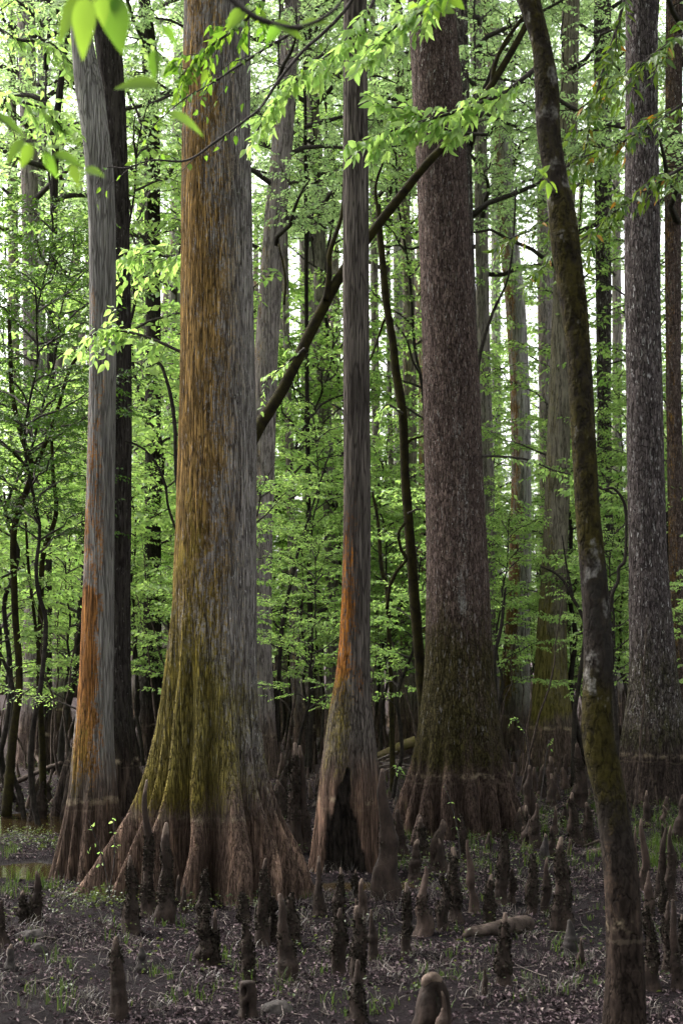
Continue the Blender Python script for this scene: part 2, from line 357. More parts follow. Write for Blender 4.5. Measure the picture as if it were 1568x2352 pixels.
# ------------------------------------------------------------------ ground
POOLS = [(P(75, 1990, 1)[0] * 18.6, 18.9, 0.75, 0.7),
         (P(840, 2030, 1)[0] * 17.6, 17.6, 0.6, 0.35), (P(60, 1870, 1)[0] * 25, 24.6, 1.3, 1.5)]
WATER_Z = -0.035
def gz(x, y):
    x = np.asarray(x, float); y = np.asarray(y, float)
    p = np.stack([x.ravel(), y.ravel(), np.zeros(x.size)], 1)
    z = (fbm(p * 0.35 + 11, 2) - 0.5) * 0.16 + (fbm(p * 1.7 + 3, 3) - 0.5) * 0.10 + (fbm(p * 6 + 3, 2) - 0.5) * 0.035 + 0.02
    for cx, cy, rx, ry in POOLS:
        q = ((p[:, 0] - cx) / rx) ** 2 + ((p[:, 1] - cy) / ry) ** 2
        z = z - 0.16 * np.exp(-(q * .8) ** 1.5)
    far = sst(30, 60, p[:, 1]); z = z * (1 - 0.6 * far)
    return z.reshape(x.shape)
def g1(x, y): return float(gz(np.array([x]), np.array([y]))[0])
ys = np.concatenate([np.array([-400, -120, -40, -15, -5, 0, 3, 6]), np.linspace(8, 30, 330), np.linspace(30.2, 60, 110), np.array([63, 68, 75, 85, 100, 130, 180, 300, 600, 1500, 2600])])
xs = np.concatenate([np.array([-2000, -600, -200, -80, -40, -22, -14, -10]), np.linspace(-8, 8, 220), np.array([10, 14, 22, 40, 80, 200, 600, 2000])])
X, Y = np.meshgrid(xs, ys); Z = gz(X, Y)
Z = np.where((np.abs(X) > 60) | (Y > 140) | (Y < -10), 0.0, Z)
nv, nu = X.shape; ii = np.arange(nv - 1)[:, None] * nu + np.arange(nu - 1)[None, :]
gq = np.stack([ii, ii + 1, ii + nu + 1, ii + nu], -1).reshape(-1, 4)
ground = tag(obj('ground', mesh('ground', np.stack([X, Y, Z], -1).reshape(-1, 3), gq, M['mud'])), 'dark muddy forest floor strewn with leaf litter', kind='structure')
wv, wq = [], []
for k, (cx, cy, rx, ry) in enumerate(POOLS):
    a = np.linspace(0, 2 * math.pi, 28, endpoint=False)
    ring = np.stack([cx + rx * 1.5 * np.cos(a), cy + ry * 1.5 * np.sin(a), np.full(28, WATER_Z)], 1)
    me = mesh('water', np.vstack([ring, [[cx, cy, WATER_Z]]]), np.array([[28, i, (i + 1) % 28] for i in range(28)]), M['water'])
    tag(obj('water', me), 'shallow brown puddle of standing water', kind='structure')

# ------------------------------------------------------------------ trunks from measured outlines
def trunk_grid(rows, d, ncol, nrow, ztop=22.0, axis=None, roots=None, flute=None, front=1.0, rid=0.0, rough=0.03, seed=0, zlow=-0.12, root_sharp=1.0, axmax=None):
    """rows: (y, xl, xr) outline rows, top to bottom, at distance d."""
    rows = np.array(sorted(rows), float)
    z = zat(rows[:, 0], d); xl = (rows[:, 1] - 784) / FPX * d; xr = (rows[:, 2] - 784) / FPX * d
    cx = (xl + xr) / 2
    if axis is not None:
        ax = np.array(sorted(axis), float); cx = np.interp(rows[:, 0], ax[:, 0], (ax[:, 1] - 784) / FPX * d)
    # extend upwards and down to the ground
    if z[0] < ztop:
        sl = (cx[0] - cx[1]) / (z[0] - z[1] + 1e-6) * 0.5; r0 = (xr[0] - xl[0]) / 2; r1 = r0 * 0.55
        cxt = cx[0] + sl * (ztop - z[0]); z = np.insert(z, 0, ztop); cx = np.insert(cx, 0, cxt); xl = np.insert(xl, 0, cxt - r1); xr = np.insert(xr, 0, cxt + r1)
    if z[-1] > zlow:
        z = np.append(z, zlow); cx = np.append(cx, cx[-1]); xl = np.append(xl, xl[-1] - 0.06); xr = np.append(xr, xr[-1] + 0.06)
    zz_hi = np.linspace(ztop, zat(-60, d), 14)[:-1] if ztop > zat(-60, d) else np.array([])
    zz = np.concatenate([zz_hi, np.linspace(min(ztop, zat(-60, d)), zlow, nrow)])
    def f(v):
        lin = np.interp(-zz, -z, v)
        k = max(1, nrow // 40); ker = np.hanning(2 * k + 3)[1:-1]; ker /= ker.sum(); pad = np.pad(lin, k, mode='edge'); return np.convolve(pad, ker, 'valid')
    cx, xl, xr = f(cx), f(xl), f(xr)
    rl, rr = cx - xl, xr - cx
    th = np.linspace(0, 2 * math.pi, ncol, endpoint=False)
    C, S = np.cos(th)[None, :], np.sin(th)[None, :]
    bl = sst(-0.5, 0.5, C); rx = rr[:, None] * bl + rl[:, None] * (1 - bl)
    ry = (np.minimum(rl, rr) * 0.5 + (rl + rr) / 4)[:, None] * (front if np.isscalar(front) else np.interp(-zz, -np.array([q[0] for q in front]), [q[1] for q in front])[:, None])
    r = 1.0 / np.sqrt((C / rx) ** 2 + (S / ry) ** 2)
    if roots is not None:
        tops = np.zeros((len(zz), ncol)); zt, fmax = flute
        F = np.clip(1 - zz / zt, 0, 1) ** 1.25 * fmax
        s = np.zeros((len(zz), ncol))
        rrs = np.random.RandomState(seed + 50)
        for (ang, wd) in roots:
            wob = 0.16 * (vnoise(np.stack([zz * 1.6, zz * 0 + ang * .37, zz * 0 + seed], 1)) - 0.5)
            amp = 1.0 if ang in (0, 180) else 0.7 + 0.3 * rrs.rand(); wd = wd * (0.8 + .45 * rrs.rand())
            dth = (th[None, :] - R(ang) - wob[:, None] + math.pi) % (2 * math.pi) - math.pi
            s = np.maximum(s, amp * np.exp(-(np.abs(dth) / R(wd)) ** 2.5))
        r = r * (1 - F[:, None] * (1 - s ** root_sharp))
    pts = np.stack([cx[:, None] + r * C, r * S + 0 * cx[:, None], zz[:, None] + 0 * r], -1)
    nn = fbm((pts * np.array([1.6, 1.6, 0.7])).reshape(-1, 3) + seed * 3.7, 3).reshape(r.shape) - 0.5
    r = r * (1 + nn * rough * 2)
    if rid:
        u = pts.copy(); rn = fbm((u * np.array([16, 16, 1.1])).reshape(-1, 3) + seed, 3).reshape(r.shape)
        r = r + rid * (np.abs(rn - 0.5) * -2 + 0.4) 
    co = np.stack([cx[:, None] + r * C, d + r * S, zz[:, None] + 0 * r], -1)
    n = len(zz); i = np.arange(n - 1)[:, None] * ncol; j = np.arange(ncol)[None, :]; j2 = (j + 1) % ncol
    q = np.stack([i + j, i + ncol + j, i + ncol + j2, i + j2], -1).reshape(-1, 4)
    ypx = HORIZON + (CAM_H - zz) * FPX / d
    return dict(co=co, q=q, th=th, z=zz, y=ypx, cx=cx, r=r, C=np.broadcast_to(C, r.shape), S=np.broadcast_to(S, r.shape), Y=np.broadcast_to(ypx[:, None], r.shape), n=n, nc=ncol)

TREES = {}
def make_tree(name, label, cat, group, g, mat, masks, d):
    base = np.array([g['cx'][-1], d, 0.0])
    t = thing(name, base, label, cat, group)
    o = obj('trunk', mesh('trunk', g['co'].reshape(-1, 3) - base, g['q'], mat, True, masks=masks), t)
    return t, base, o
def mk(shape, orange=0, moss=0, dark=0, pale=0):
    return np.stack([np.broadcast_to(a, shape) for a in (orange, moss, dark, pale)], -1).reshape(-1, 4)
def yi(Y, *kv): return np.interp(Y, [k[0] for k in kv], [k[1] for k in kv])

# big mossy cypress (centre left)
D2 = 16.8
g = trunk_grid([(0, 424, 572), (200, 420, 575), (400, 418, 577), (600, 416, 578), (780, 416, 582), (884, 414, 585), (1084, 409, 587), (1234, 404, 587), (1384, 397, 588),
                (1484, 387, 589), (1586, 372, 590), (1655, 362, 596), (1724, 346, 606), (1792, 327, 620), (1851, 302, 640), (1895, 276, 657), (1964, 228, 697), (2033, 180, 722), (2072, 150, 730)], D2, 288, 330,
               axis=[(0, 498), (1200, 497), (1500, 493), (2072, 490)], roots=[(180, 7), (200, 7), (225, 10), (256, 13), (293, 14), (327, 10), (347, 6), (0, 7), (24, 12), (58, 16), (100, 16), (145, 14)],
               flute=(3.4, 0.74), front=[(3.0, 1.0), (1.2, 0.95), (0.0, 0.74)], rid=0.016, rough=0.03, seed=2, root_sharp=1.0)
C, S, Yp = g['C'], g['S'], g['Y']
left = sst(1.15, -1.0, C + 0.15 * S) * 1.15
om = left * yi(Yp, (0, .5), (250, .75), (600, 1.0), (1100, 1.1), (1300, 1.0), (1450, .7), (1600, .3), (1800, 0))
mm = sst(1.1, -0.6, C) * yi(Yp, (900, 0), (1150, .35), (1300, .6), (1500, .8), (1650, .9), (1780, .8), (1850, .55), (1885, .1), (1920, 0)) + 0.42 * yi(Yp, (1480, 0), (1600, 1), (1800, .95), (1870, 0))
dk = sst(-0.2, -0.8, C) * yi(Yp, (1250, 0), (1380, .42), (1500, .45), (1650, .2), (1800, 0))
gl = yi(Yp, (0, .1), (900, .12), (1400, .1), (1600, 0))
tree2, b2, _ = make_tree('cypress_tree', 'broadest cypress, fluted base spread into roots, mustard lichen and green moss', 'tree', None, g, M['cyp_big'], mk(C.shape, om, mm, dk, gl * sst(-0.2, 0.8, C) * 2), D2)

# left cypress, smooth grey with the orange streak
D1 = 18.3
g = trunk_grid([(0, 158, 205), (100, 165, 214), (200, 172, 238), (300, 188, 250), (400, 198, 262), (500, 204, 266), (700, 206, 267), (834, 206, 267), (1034, 201, 265), (1234, 195, 263), (1434, 188, 262),
                (1564, 182, 260), (1689, 170, 261), (1792, 160, 267), (1844, 153, 273), (1895, 143, 282), (1964, 125, 296), (2025, 110, 308)], D1, 220, 300,
               axis=[(0, 182), (100, 190), (200, 205), (300, 219), (500, 235), (1200, 230), (1600, 222), (2025, 212)], roots=[(180, 10), (208, 9), (236, 9), (266, 11), (298, 10), (330, 11), (0, 14), (40, 20), (90, 22), (140, 18)],
               flute=(1.6, 0.46), rid=0.004, rough=0.025, seed=4)
C, S, Yp = g['C'], g['S'], g['Y']
om = sst(0.8, -0.5, C) * 1.1 * yi(Yp, (600, 0), (900, .28), (1200, .4), (1340, .5), (1365, .98), (1600, 1.0), (1720, .8), (1790, .35), (1830, 0)) * (0.35 + 0.65 * np.clip(yi(Yp, (1300, 1), (1500, 1), (1650, 1)), 0, 1))
om = om * np.where(Yp > 1600, sst(-1.15, -0.75, C) * 0.6 + 0.4, 1)
mm = yi(Yp, (1500, 0), (1620, .35), (1720, .55), (1820, .45), (1850, 0)) * sst(0.55, -0.4, C)
tree1, b1, _ = make_tree('cypress_tree', 'slim smooth grey cypress with a bright orange streak above its base', 'tree', None, g, M['cyp_grey'], mk(C.shape, om, mm, 0, 0), D1)

# dark trunk behind it
D1b = 25.3
g = trunk_grid([(0, 205, 262), (100, 218, 280), (250, 240, 290), (450, 250, 297), (834, 255, 303), (1084, 250, 303), (1384, 245, 300), (1534, 240, 300), (1650, 200, 306), (1758, 142, 320), (1861, 115, 335)], D1b, 96, 130,
               axis=[(0, 233), (450, 272), (1534, 268), (1700, 250), (1861, 238)], roots=[(180, 14), (215, 16), (250, 16), (290, 16), (330, 16), (0, 16), (60, 25), (120, 25)], flute=(2.4, 0.45), rough=0.04, seed=6, rid=0.01)
make_tree('swamp_tree', 'near-black wet trunk close behind the slim orange-streaked cypress', 'tree', None, g, M['dark'], mk(g['C'].shape, 0, yi(g['Y'], (1500, 0), (1700, .3), (1850, .2)), 0, 0), D1b)
TREES['dark'] = (g, D1b)

# middle cypress with the burnt hollow
D3 = 18.7
rows3 = [(0, 789, 842), (100, 788, 843), (400, 788, 846), (700, 787, 847), (984, 789, 850), (1234, 788, 851), (1384, 784, 850), (1484, 778, 850), (1552, 771, 850), (1620, 757, 853), (1689, 747, 862), (1758, 737, 869), (1827, 730, 873), (1895, 722, 876), (1964, 712, 880), (2012, 704, 886)]
g = trunk_grid(rows3, D3, 240, 320, axis=[(0, 816), (1400, 818), (1600, 808), (2012, 800)], roots=[(180, 15), (214, 13), (243, 12), (300, 13), (325, 13), (350, 12), (20, 18), (70, 24), (130, 22)], flute=(1.6, 0.22), rid=0.005, rough=0.025, seed=8)
C, S, Yp = g['C'], g['S'], g['Y']
om = sst(0.5, -0.9, C) * 1.15 * yi(Yp, (1050, 0), (1250, .35), (1400, .75), (1520, .85), (1580, .6), (1640, .15), (1700, 0)) + 0.35 * sst(-.2, .3, C) * sst(.7, .4, C) * yi(Yp, (1480, 0), (1560, 1), (1620, 0))
mm = sst(0.6, -0.5, C) * yi(Yp, (1520, 0), (1570, .55), (1650, .7), (1720, .5), (1800, .35), (1840, 0))
# hollow: outline in picture rows -> cut on the near side
hy = [1788, 1800, 1850, 1900, 1950, 2000, 2040]; hl = [783, 773, 762, 758, 748, 743, 741]; hr = [796, 801, 806, 820, 832, 846, 853]
px = 784 + g['co'][..., 0] / g['co'][..., 1] * FPX; py = HORIZON + (CAM_H - g['co'][..., 2]) / g['co'][..., 1] * FPX
L_ = np.interp(py, hy, hl); R_ = np.interp(py, hy, hr)
ragged = (fbm((g['co'] * np.array([13, 13, 3.5])).reshape(-1, 3) + 5, 4).reshape(px.shape) - 0.5) * 26
ins = np.minimum(px - L_, R_ - px) + ragged * 1.5; ins = np.minimum(ins, (py - 1786 + ragged * 4) * 0.6)
ins = np.where(S < -0.05, ins, -99)
dep_ = sst(0, 7, ins) * (0.06 + 0.10 * sst(6, 40, ins))
inner = fbm((g['co'] * np.array([14, 14, 2.0])).reshape(-1, 3) + 9, 3).reshape(px.shape)
dep_ = dep_ * (0.3 + 1.5 * inner)
g['co'][..., 1] += dep_; g['co'][..., 0] += dep_ * 0.0
hollow = ins > 1.0
base = np.array([g['cx'][-1], D3, 0.0])
tree3 = thing('cypress_tree', base, 'slim straight cypress with a black burnt hollow in its base', 'tree')
fm = hollow.ravel()[g['q']].all(axis=1)
msk = mk(C.shape, om, mm, sst(-6, 2, ins) * 0.9, 0)
obj('trunk', mesh('trunk', g['co'].reshape(-1, 3) - base, g['q'][~fm], M['cyp_mid'], True, masks=msk), tree3)
hf = g['q'][fm]; used = np.unique(hf); rem = -np.ones(g['n'] * g['nc'], int); rem[used] = np.arange(len(used))
ho = obj('charred_hollow', mesh('charred_hollow', g['co'].reshape(-1, 3)[used] - base, rem[hf], M['char_and_dark'], True, masks=msk[used]), tree3); ho['label'] = 'black charred hollow at the base'

# right-centre reddish tupelo
D4 = 22.4
g = trunk_grid([(0, 936, 1044), (50, 939, 1048), (200, 946, 1060), (400, 956, 1072), (600, 964, 1084), (750, 969, 1090), (884, 971, 1101), (1084, 976, 1108), (1234, 978, 1117), (1384, 979, 1126), (1484, 977, 1130), (1552, 974, 1134),
                (1620, 966, 1143), (1689, 956, 1152), (1758, 942, 1163), (1827, 917, 1186), (1861, 904, 1197), (1917, 890, 1212)], D4, 220, 300,
               axis=[(0, 990), (600, 1024), (1200, 1047), (1600, 1054), (1917, 1052)], roots=[(180, 10), (205, 8), (228, 9), (255, 9), (281, 10), (306, 8), (330, 9), (0, 10), (25, 14), (60, 20), (110, 20), (150, 14)], flute=(1.9, 0.42), rid=0.010, rough=0.03, seed=10)
C, S, Yp = g['C'], g['S'], g['Y']
mm = yi(Yp, (900, .02), (1300, .12), (1430, .55), (1520, .9), (1650, .95), (1740, .75), (1790, .15), (1850, 0)) * (0.85 + .3 * sst(.4, -.6, C))
mm = mm + 0.3 * yi(Yp, (0, .5), (600, .4), (900, .6), (1000, 0)) * sst(.1, .6, C)
pl = sst(-.25, .0, C) * sst(.45, .2, C) * yi(Yp, (900, 0), (1050, .25), (1400, .28), (1500, 0))
tree4, b4, _ = make_tree('tupelo_tree', 'stout reddish-brown trunk with flaky bark and dark mossy skirt', 'tree', None, g, M['tup_red'], mk(C.shape, 0, mm, 0, pl), D4)

# right flecked tupelo
D5 = 26.6
g = trunk_grid([(0, 1436, 1508), (100, 1436, 1509), (300, 1435, 1509), (500, 1434, 1513), (700, 1434, 1515), (884, 1438, 1519), (1084, 1440, 1524), (1284, 1443, 1530), (1484, 1444, 1548), (1552, 1444, 1554), (1620, 1437, 1564), (1689, 1425, 1577), (1758, 1416, 1590), (1851, 1400, 1612)], D5, 180, 260,
               roots=[(180, 16), (215, 16), (250, 16), (285, 16), (320, 16), (0, 18), (60, 25), (120, 25)], flute=(1.6, 0.2), rid=0.010, rough=0.03, seed=12)
C, S, Yp = g['C'], g['S'], g['Y']
mm = yi(Yp, (1350, 0), (1450, .3), (1560, .55), (1700, .5), (1760, .1), (1800, 0))
tree5, b5, _ = make_tree('tupelo_tree', 'purplish-grey trunk with white bark flecks, second from the right edge', 'tree', None, g, M['tup_grey'], mk(C.shape, 0, mm, yi(Yp, (1380, 0), (1480, .3), (1600, 0)) * sst(.2, -.5, C), 0), D5)

# curved mossy tree in front, right
D0 = 9.9
g = trunk_grid([(-60, 1165, 1228), (0, 1186, 1240), (100, 1222, 1265), (200, 1227, 1284), (300, 1230, 1285), (400, 1247, 1300), (500, 1259, 1325), (550, 1261, 1330), (600, 1269, 1335), (700, 1284, 1349), (784, 1298, 1354), (884, 1304, 1361), (984, 1309, 1366), (1084, 1316, 1371),
                (1184, 1321, 1377), (1284, 1329, 1389), (1384, 1336, 1399), (1484, 1340, 1406), (1552, 1338, 1406), (1620, 1335, 1403), (1689, 1334, 1408), (1758, 1345, 1424), (1827, 1364, 1438), (1895, 1373, 1449), (1964, 1382, 1460), (2033, 1387, 1469), (2102, 1390, 1470), (2170, 1391, 1475), (2239, 1390, 1479), (2342, 1384, 1482), (2442, 1375, 1492)], D0, 96, 340, ztop=9.5, rough=0.05, seed=14)
C, S, Yp = g['C'], g['S'], g['Y']
patch = fbm((g['co'] * np.array([3.0, 3.0, 1.5])).reshape(-1, 3) + 2, 3).reshape(C.shape)
mm = yi(Yp, (0, .5), (400, .5), (480, .75), (600, .7), (900, .7), (1250, .75), (1310, .15), (1500, .3), (1600, .75), (1750, .75), (1850, .4), (1950, .1), (2000, 0)) + (patch - .5) * 0.8
mm = np.clip(mm, 0, 1) * yi(Yp, (1900, 1), (2000, 0))
pp = fbm((g['co'] * np.array([12.0, 12.0, 9.0])).reshape(-1, 3) + 8, 3).reshape(C.shape)
pl = sst(.48, .72, pp) * yi(Yp, (0, .4), (180, .5), (400, .55), (520, .45), (560, .25), (700, .2), (1050, .35), (1200, .2), (1300, .4), (1380, .42), (1580, .42), (1650, .1), (1700, 0))
dk = sst(.5, .68, 1 - pp) * yi(Yp, (0, .4), (500, .5), (1280, .4), (1320, .9), (1580, .9), (1620, .2), (1700, 0))
om = yi(Yp, (1850, 0), (2000, .25), (2442, .35)) * sst(.1, -.6, C)
tree0 = make_tree('hardwood_tree', 'thin crooked mossy tree with pale lichen blotches, nearest trunk', 'tree', None, g, M['mossy'], mk(C.shape, om, mm, dk, pl), D0)[0]

# trees further in: (name, label, group, distance, outline rows, bark, orange, moss, flare)
BACK = [
 ('yellow', 'yellow-mossed flaring trunk half hidden behind the stout reddish tree', 45.0, [(700, 962, 1010), (1084, 960, 1010), (1384, 957, 1012), (1500, 950, 1016), (1552, 945, 1020), (1620, 934, 1028), (1706, 916, 1040)], 'far_moss', .6, .75),
 ('lean8', 'leaning dark-grey trunk showing along the right side of the broadest cypress', 32.8, [(0, 655, 692), (350, 622, 670), (500, 607, 655), (650, 596, 648), (834, 582, 638), (1034, 575, 632), (1234, 570, 626), (1484, 566, 623), (1552, 566, 627), (1655, 564, 633), (1785, 558, 645)], 'far', .25, .25),
 ('c9', 'slender flecked trunk just to the left of the slim burnt-hollow cypress', 40.0, [(0, 690, 714), (350, 708, 740), (500, 715, 746), (784, 724, 756), (984, 732, 762), (1234, 745, 776), (1484, 750, 780), (1733, 742, 792)], 'far', .0, .12),
 ('c9b', 'pale purplish trunk with flared foot behind the slender flecked trunk', 49.0, [(500, 700, 726), (700, 701, 728), (1034, 707, 740), (1484, 706, 742), (1600, 700, 746), (1691, 684, 758)], 'far', .0, .2),
 ('c10', 'dark thin trunk rising behind the long leaning mossy stem', 53.0, [(0, 668, 690), (300, 683, 712), (780, 690, 716), (1300, 695, 722), (1676, 686, 732)], 'far', .0, .1),
 ('c11', 'dark forked-looking trunk between the black trunk and the broadest cypress', 38.0, [(0, 318, 345), (100, 325, 360), (300, 330, 368), (780, 335, 370), (1200, 332, 370), (1500, 328, 372), (1745, 312, 388)], 'dark', .0, .15),
 ('c12', 'pale grey far trunk against the left edge of the broadest cypress', 50.0, [(0, 402, 425), (300, 396, 424), (784, 385, 416), (1200, 374, 412), (1560, 368, 415), (1687, 358, 424)], 'far_grey', .35, .1),
 ('c13', 'purplish far trunk low between the black trunk and the broadest cypress', 56.0, [(600, 312, 334), (1300, 304, 338), (1560, 298, 344), (1667, 290, 352)], 'far', .0, .1),
 ('c14', 'purple-brown trunk near the left edge, behind leafy saplings', 36.0, [(0, 40, 80), (175, 44, 84), (450, 50, 88), (900, 55, 90), (1300, 60, 96), (1600, 50, 104), (1759, 34, 118)], 'far', .1, .15),
 ('c15', 'thin dark trunk leaning right at the upper left', 33.0, [(0, 160, 172), (90, 146, 160), (275, 122, 138), (600, 112, 130), (1200, 100, 120), (1600, 95, 120), (1783, 88, 128)], 'dark', .0, .2),
 ('c16', 'pale purple trunk between the two crooked stems at the left', 45.0, [(300, 85, 105), (1094, 80, 107), (1550, 76, 110), (1707, 66, 120)], 'far_grey', .0, .1),
 ('c17', 'dark straight trunk to the left of the orange-streaked cypress', 48.0, [(300, 130, 148), (1300, 122, 150), (1560, 118, 156), (1695, 106, 168)], 'far', .0, .25),
 ('c18', 'mossy brown trunk at the far left edge of the wood', 47.0, [(300, 18, 40), (1100, 22, 48), (1552, 28, 62), (1698, 18, 72)], 'far_moss', .2, .5),
 ('c19', 'thin trunk just right of the slim burnt-hollow cypress', 45.0, [(0, 846, 862), (600, 850, 868), (1200, 856, 874), (1707, 848, 886)], 'far', .0, .2),
 ('c20', 'thin pale trunk left of the stout reddish tree, high up', 55.0, [(0, 893, 912), (400, 900, 922), (800, 905, 930), (1200, 900, 926), (1670, 890, 934)], 'far_grey', .2, .1),
 ('c21', 'mossy trunk left of the stout reddish tree, behind the dark stem', 42.0, [(0, 896, 914), (100, 903, 924), (475, 916, 940), (650, 924, 952), (1000, 926, 957), (1500, 918, 958), (1722, 905, 972)], 'far_moss', .2, .35),
 ('c22', 'dark trunk just right of the stout reddish tree', 40.0, [(0, 1075, 1105), (325, 1088, 1118), (780, 1093, 1124), (1084, 1104, 1134), (1434, 1108, 1138), (1733, 1090, 1155)], 'far', .0, .15),
 ('c23', 'flecked trunk peeping out behind the right top of the stout reddish tree', 34.0, [(0, 1045, 1072), (500, 1055, 1086), (800, 1062, 1096), (1300, 1072, 1106), (1775, 1060, 1122)], 'tup_grey', .0, .1),
 ('c7', 'orange-tinged grey trunk with flaring foot, left of the mossy right-hand pair', 42.6, [(0, 1105, 1143), (100, 1112, 1151), (300, 1134, 1173), (500, 1142, 1183), (700, 1160, 1207), (900, 1172, 1216), (1084, 1174, 1219), (1284, 1169, 1219), (1384, 1164, 1218), (1484, 1156, 1215), (1552, 1147, 1216), (1644, 1138, 1218), (1719, 1126, 1226)], 'far_grey', .95, .5),
 ('c6', 'olive mossy trunk with broad dark foot behind the crooked mossy tree', 36.0, [(0, 1290, 1330), (300, 1285, 1325), (784, 1264, 1310), (1134, 1250, 1308), (1284, 1244, 1302), (1484, 1229, 1300), (1552, 1226, 1302), (1620, 1217, 1310), (1689, 1206, 1320), (1759, 1186, 1338)], 'far_moss', .1, .9),
 ('c24', 'flecked trunk behind the hanging laurel leaves at the upper right', 38.0, [(0, 1363, 1402), (400, 1364, 1404), (900, 1370, 1402), (1400, 1372, 1408), (1745, 1355, 1424)], 'tup_grey', .0, .15),
 ('c25', 'brown mossy trunk at the right edge of the picture', 33.0, [(0, 1528, 1568), (500, 1525, 1563), (900, 1528, 1563), (1300, 1535, 1573), (1552, 1535, 1582), (1783, 1520, 1605)], 'tup_red', .35, .35),
 ('c26', 'dark thin far trunk left of the crooked mossy tree, halfway up', 48.0, [(200, 1230, 1262), (700, 1234, 1272), (1200, 1240, 1275), (1695, 1228, 1288)], 'far', .2, .2),
 ('c27', 'small smooth brown tree standing behind the twin-peaked knee', 38.0, [(800, 650, 666), (1000, 655, 673), (1300, 662, 682), (1569, 667, 690), (1650, 674, 696), (1745, 670, 706)], 'far', .3, .1),
 ('c28', 'thin mossy stem between the twin-peaked knee and the slim burnt-hollow cypress', 36.7, [(900, 700, 710), (1300, 704, 716), (1552, 708, 722), (1755, 706, 728)], 'mossy', .0, .5),
 ('c29', 'thin brown far stem above the mossy fallen log', 46.0, [(900, 888, 900), (1300, 895, 908), (1600, 900, 914), (1703, 896, 920)], 'far', .0, .2),
 ('c30', 'dark flooded trunk low to the right of the leaning dark-grey trunk', 49.0, [(700, 640, 660), (1300, 640, 664), (1586, 637, 668), (1690, 626, 678)], 'far', .0, .3),
 ('c31', 'far trunk in the gap left of the orange-tinged grey trunk', 58.0, [(300, 1126, 1146), (900, 1128, 1150), (1500, 1126, 1152), (1661, 1116, 1162)], 'far_grey', .0, .1),
 ('c32', 'far trunk seen between the crooked mossy tree and the white-flecked trunk', 54.0, [(500, 1404, 1424), (1000, 1406, 1428), (1500, 1404, 1432), (1673, 1396, 1442)], 'far', .1, .2),
]
BASES = {}
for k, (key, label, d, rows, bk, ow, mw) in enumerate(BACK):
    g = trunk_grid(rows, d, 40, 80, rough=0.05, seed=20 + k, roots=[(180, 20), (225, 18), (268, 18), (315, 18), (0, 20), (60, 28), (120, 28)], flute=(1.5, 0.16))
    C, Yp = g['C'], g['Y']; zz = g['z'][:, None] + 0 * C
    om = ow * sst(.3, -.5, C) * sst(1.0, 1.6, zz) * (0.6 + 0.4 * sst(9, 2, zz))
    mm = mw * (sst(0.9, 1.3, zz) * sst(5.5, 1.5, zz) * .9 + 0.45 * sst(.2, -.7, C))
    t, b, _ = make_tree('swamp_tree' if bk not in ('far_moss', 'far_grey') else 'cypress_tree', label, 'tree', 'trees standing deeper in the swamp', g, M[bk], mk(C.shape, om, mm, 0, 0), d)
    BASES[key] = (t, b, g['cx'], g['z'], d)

# ------------------------------------------------------------------ foliage
def unit(v): return v / (np.linalg.norm(v, axis=-1, keepdims=True) + 1e-9)
def leaf_arrays(pos, ax, nrm, L, Wd, fold=0.18, droop=0.12):
    ax = unit(ax); side = unit(np.cross(nrm, ax)); nn = np.cross(ax, side)
    L = L[:, None]; Wd = Wd[:, None]
    b = pos; tip = pos + ax * L - nn * L * droop
    m = pos + ax * L * 0.45
    l = m + side * Wd * .5 + nn * Wd * fold; r = m - side * Wd * .5 + nn * Wd * fold
    v = np.stack([b, r, tip, l], 1).reshape(-1, 3)
    k = np.arange(len(pos))[:, None] * 4
    t = np.concatenate([k + np.array([0, 1, 2]), k + np.array([0, 2, 3])], 1).reshape(-1, 3)
    return v, t
def twig_leaves(rs, starts, dirs, lens, per_m, L, ratio=0.5, tilt=0.8, hang=0.4):
    """leaves set alternately along twigs"""
    cnt = np.maximum(2, (lens * per_m).astype(int)); idx = np.repeat(np.arange(len(starts)), cnt)
    k = np.concatenate([np.arange(c) for c in cnt]); t = (k + 0.6 + rs.rand(len(k)) * .5) / cnt[idx]
    d = unit(dirs)[idx]; pos = starts[idx] + d * (lens[idx] * t)[:, None]
    pos[:, 2] -= 0.10 * lens[idx] * t * t
    up = np.array([0, 0, 1.0]); side = unit(np.cross(d, up)); sg = np.where(k % 2 == 0, 1.0, -1.0)[:, None]
    ax = d * 0.7 + side * sg * (0.75 + rs.rand(len(k), 1) * .4) + rs.randn(len(k), 3) * 0.25; ax[:, 2] -= hang + rs.rand(len(k)) * hang
    nrm = up + rs.randn(len(k), 3) * tilt
    ll = L * (0.65 + 0.6 * rs.rand(len(k)))
    return leaf_arrays(pos, ax, nrm, ll, ll * ratio * (0.85 + .3 * rs.rand(len(k))))

def branch_path(rs, p0, dirv, length, n=6, wob=0.12, curve=(0, 0, 0)):
    t = np.linspace(0, 1, n)[:, None]; d = unit(np.asarray(dirv, float))
    p = np.asarray(p0) + d * length * t + np.asarray(curve) * length * t ** 2
    w = np.cumsum(rs.randn(n, 3) * wob * length / n, axis=0); w -= w[0]; return p + w

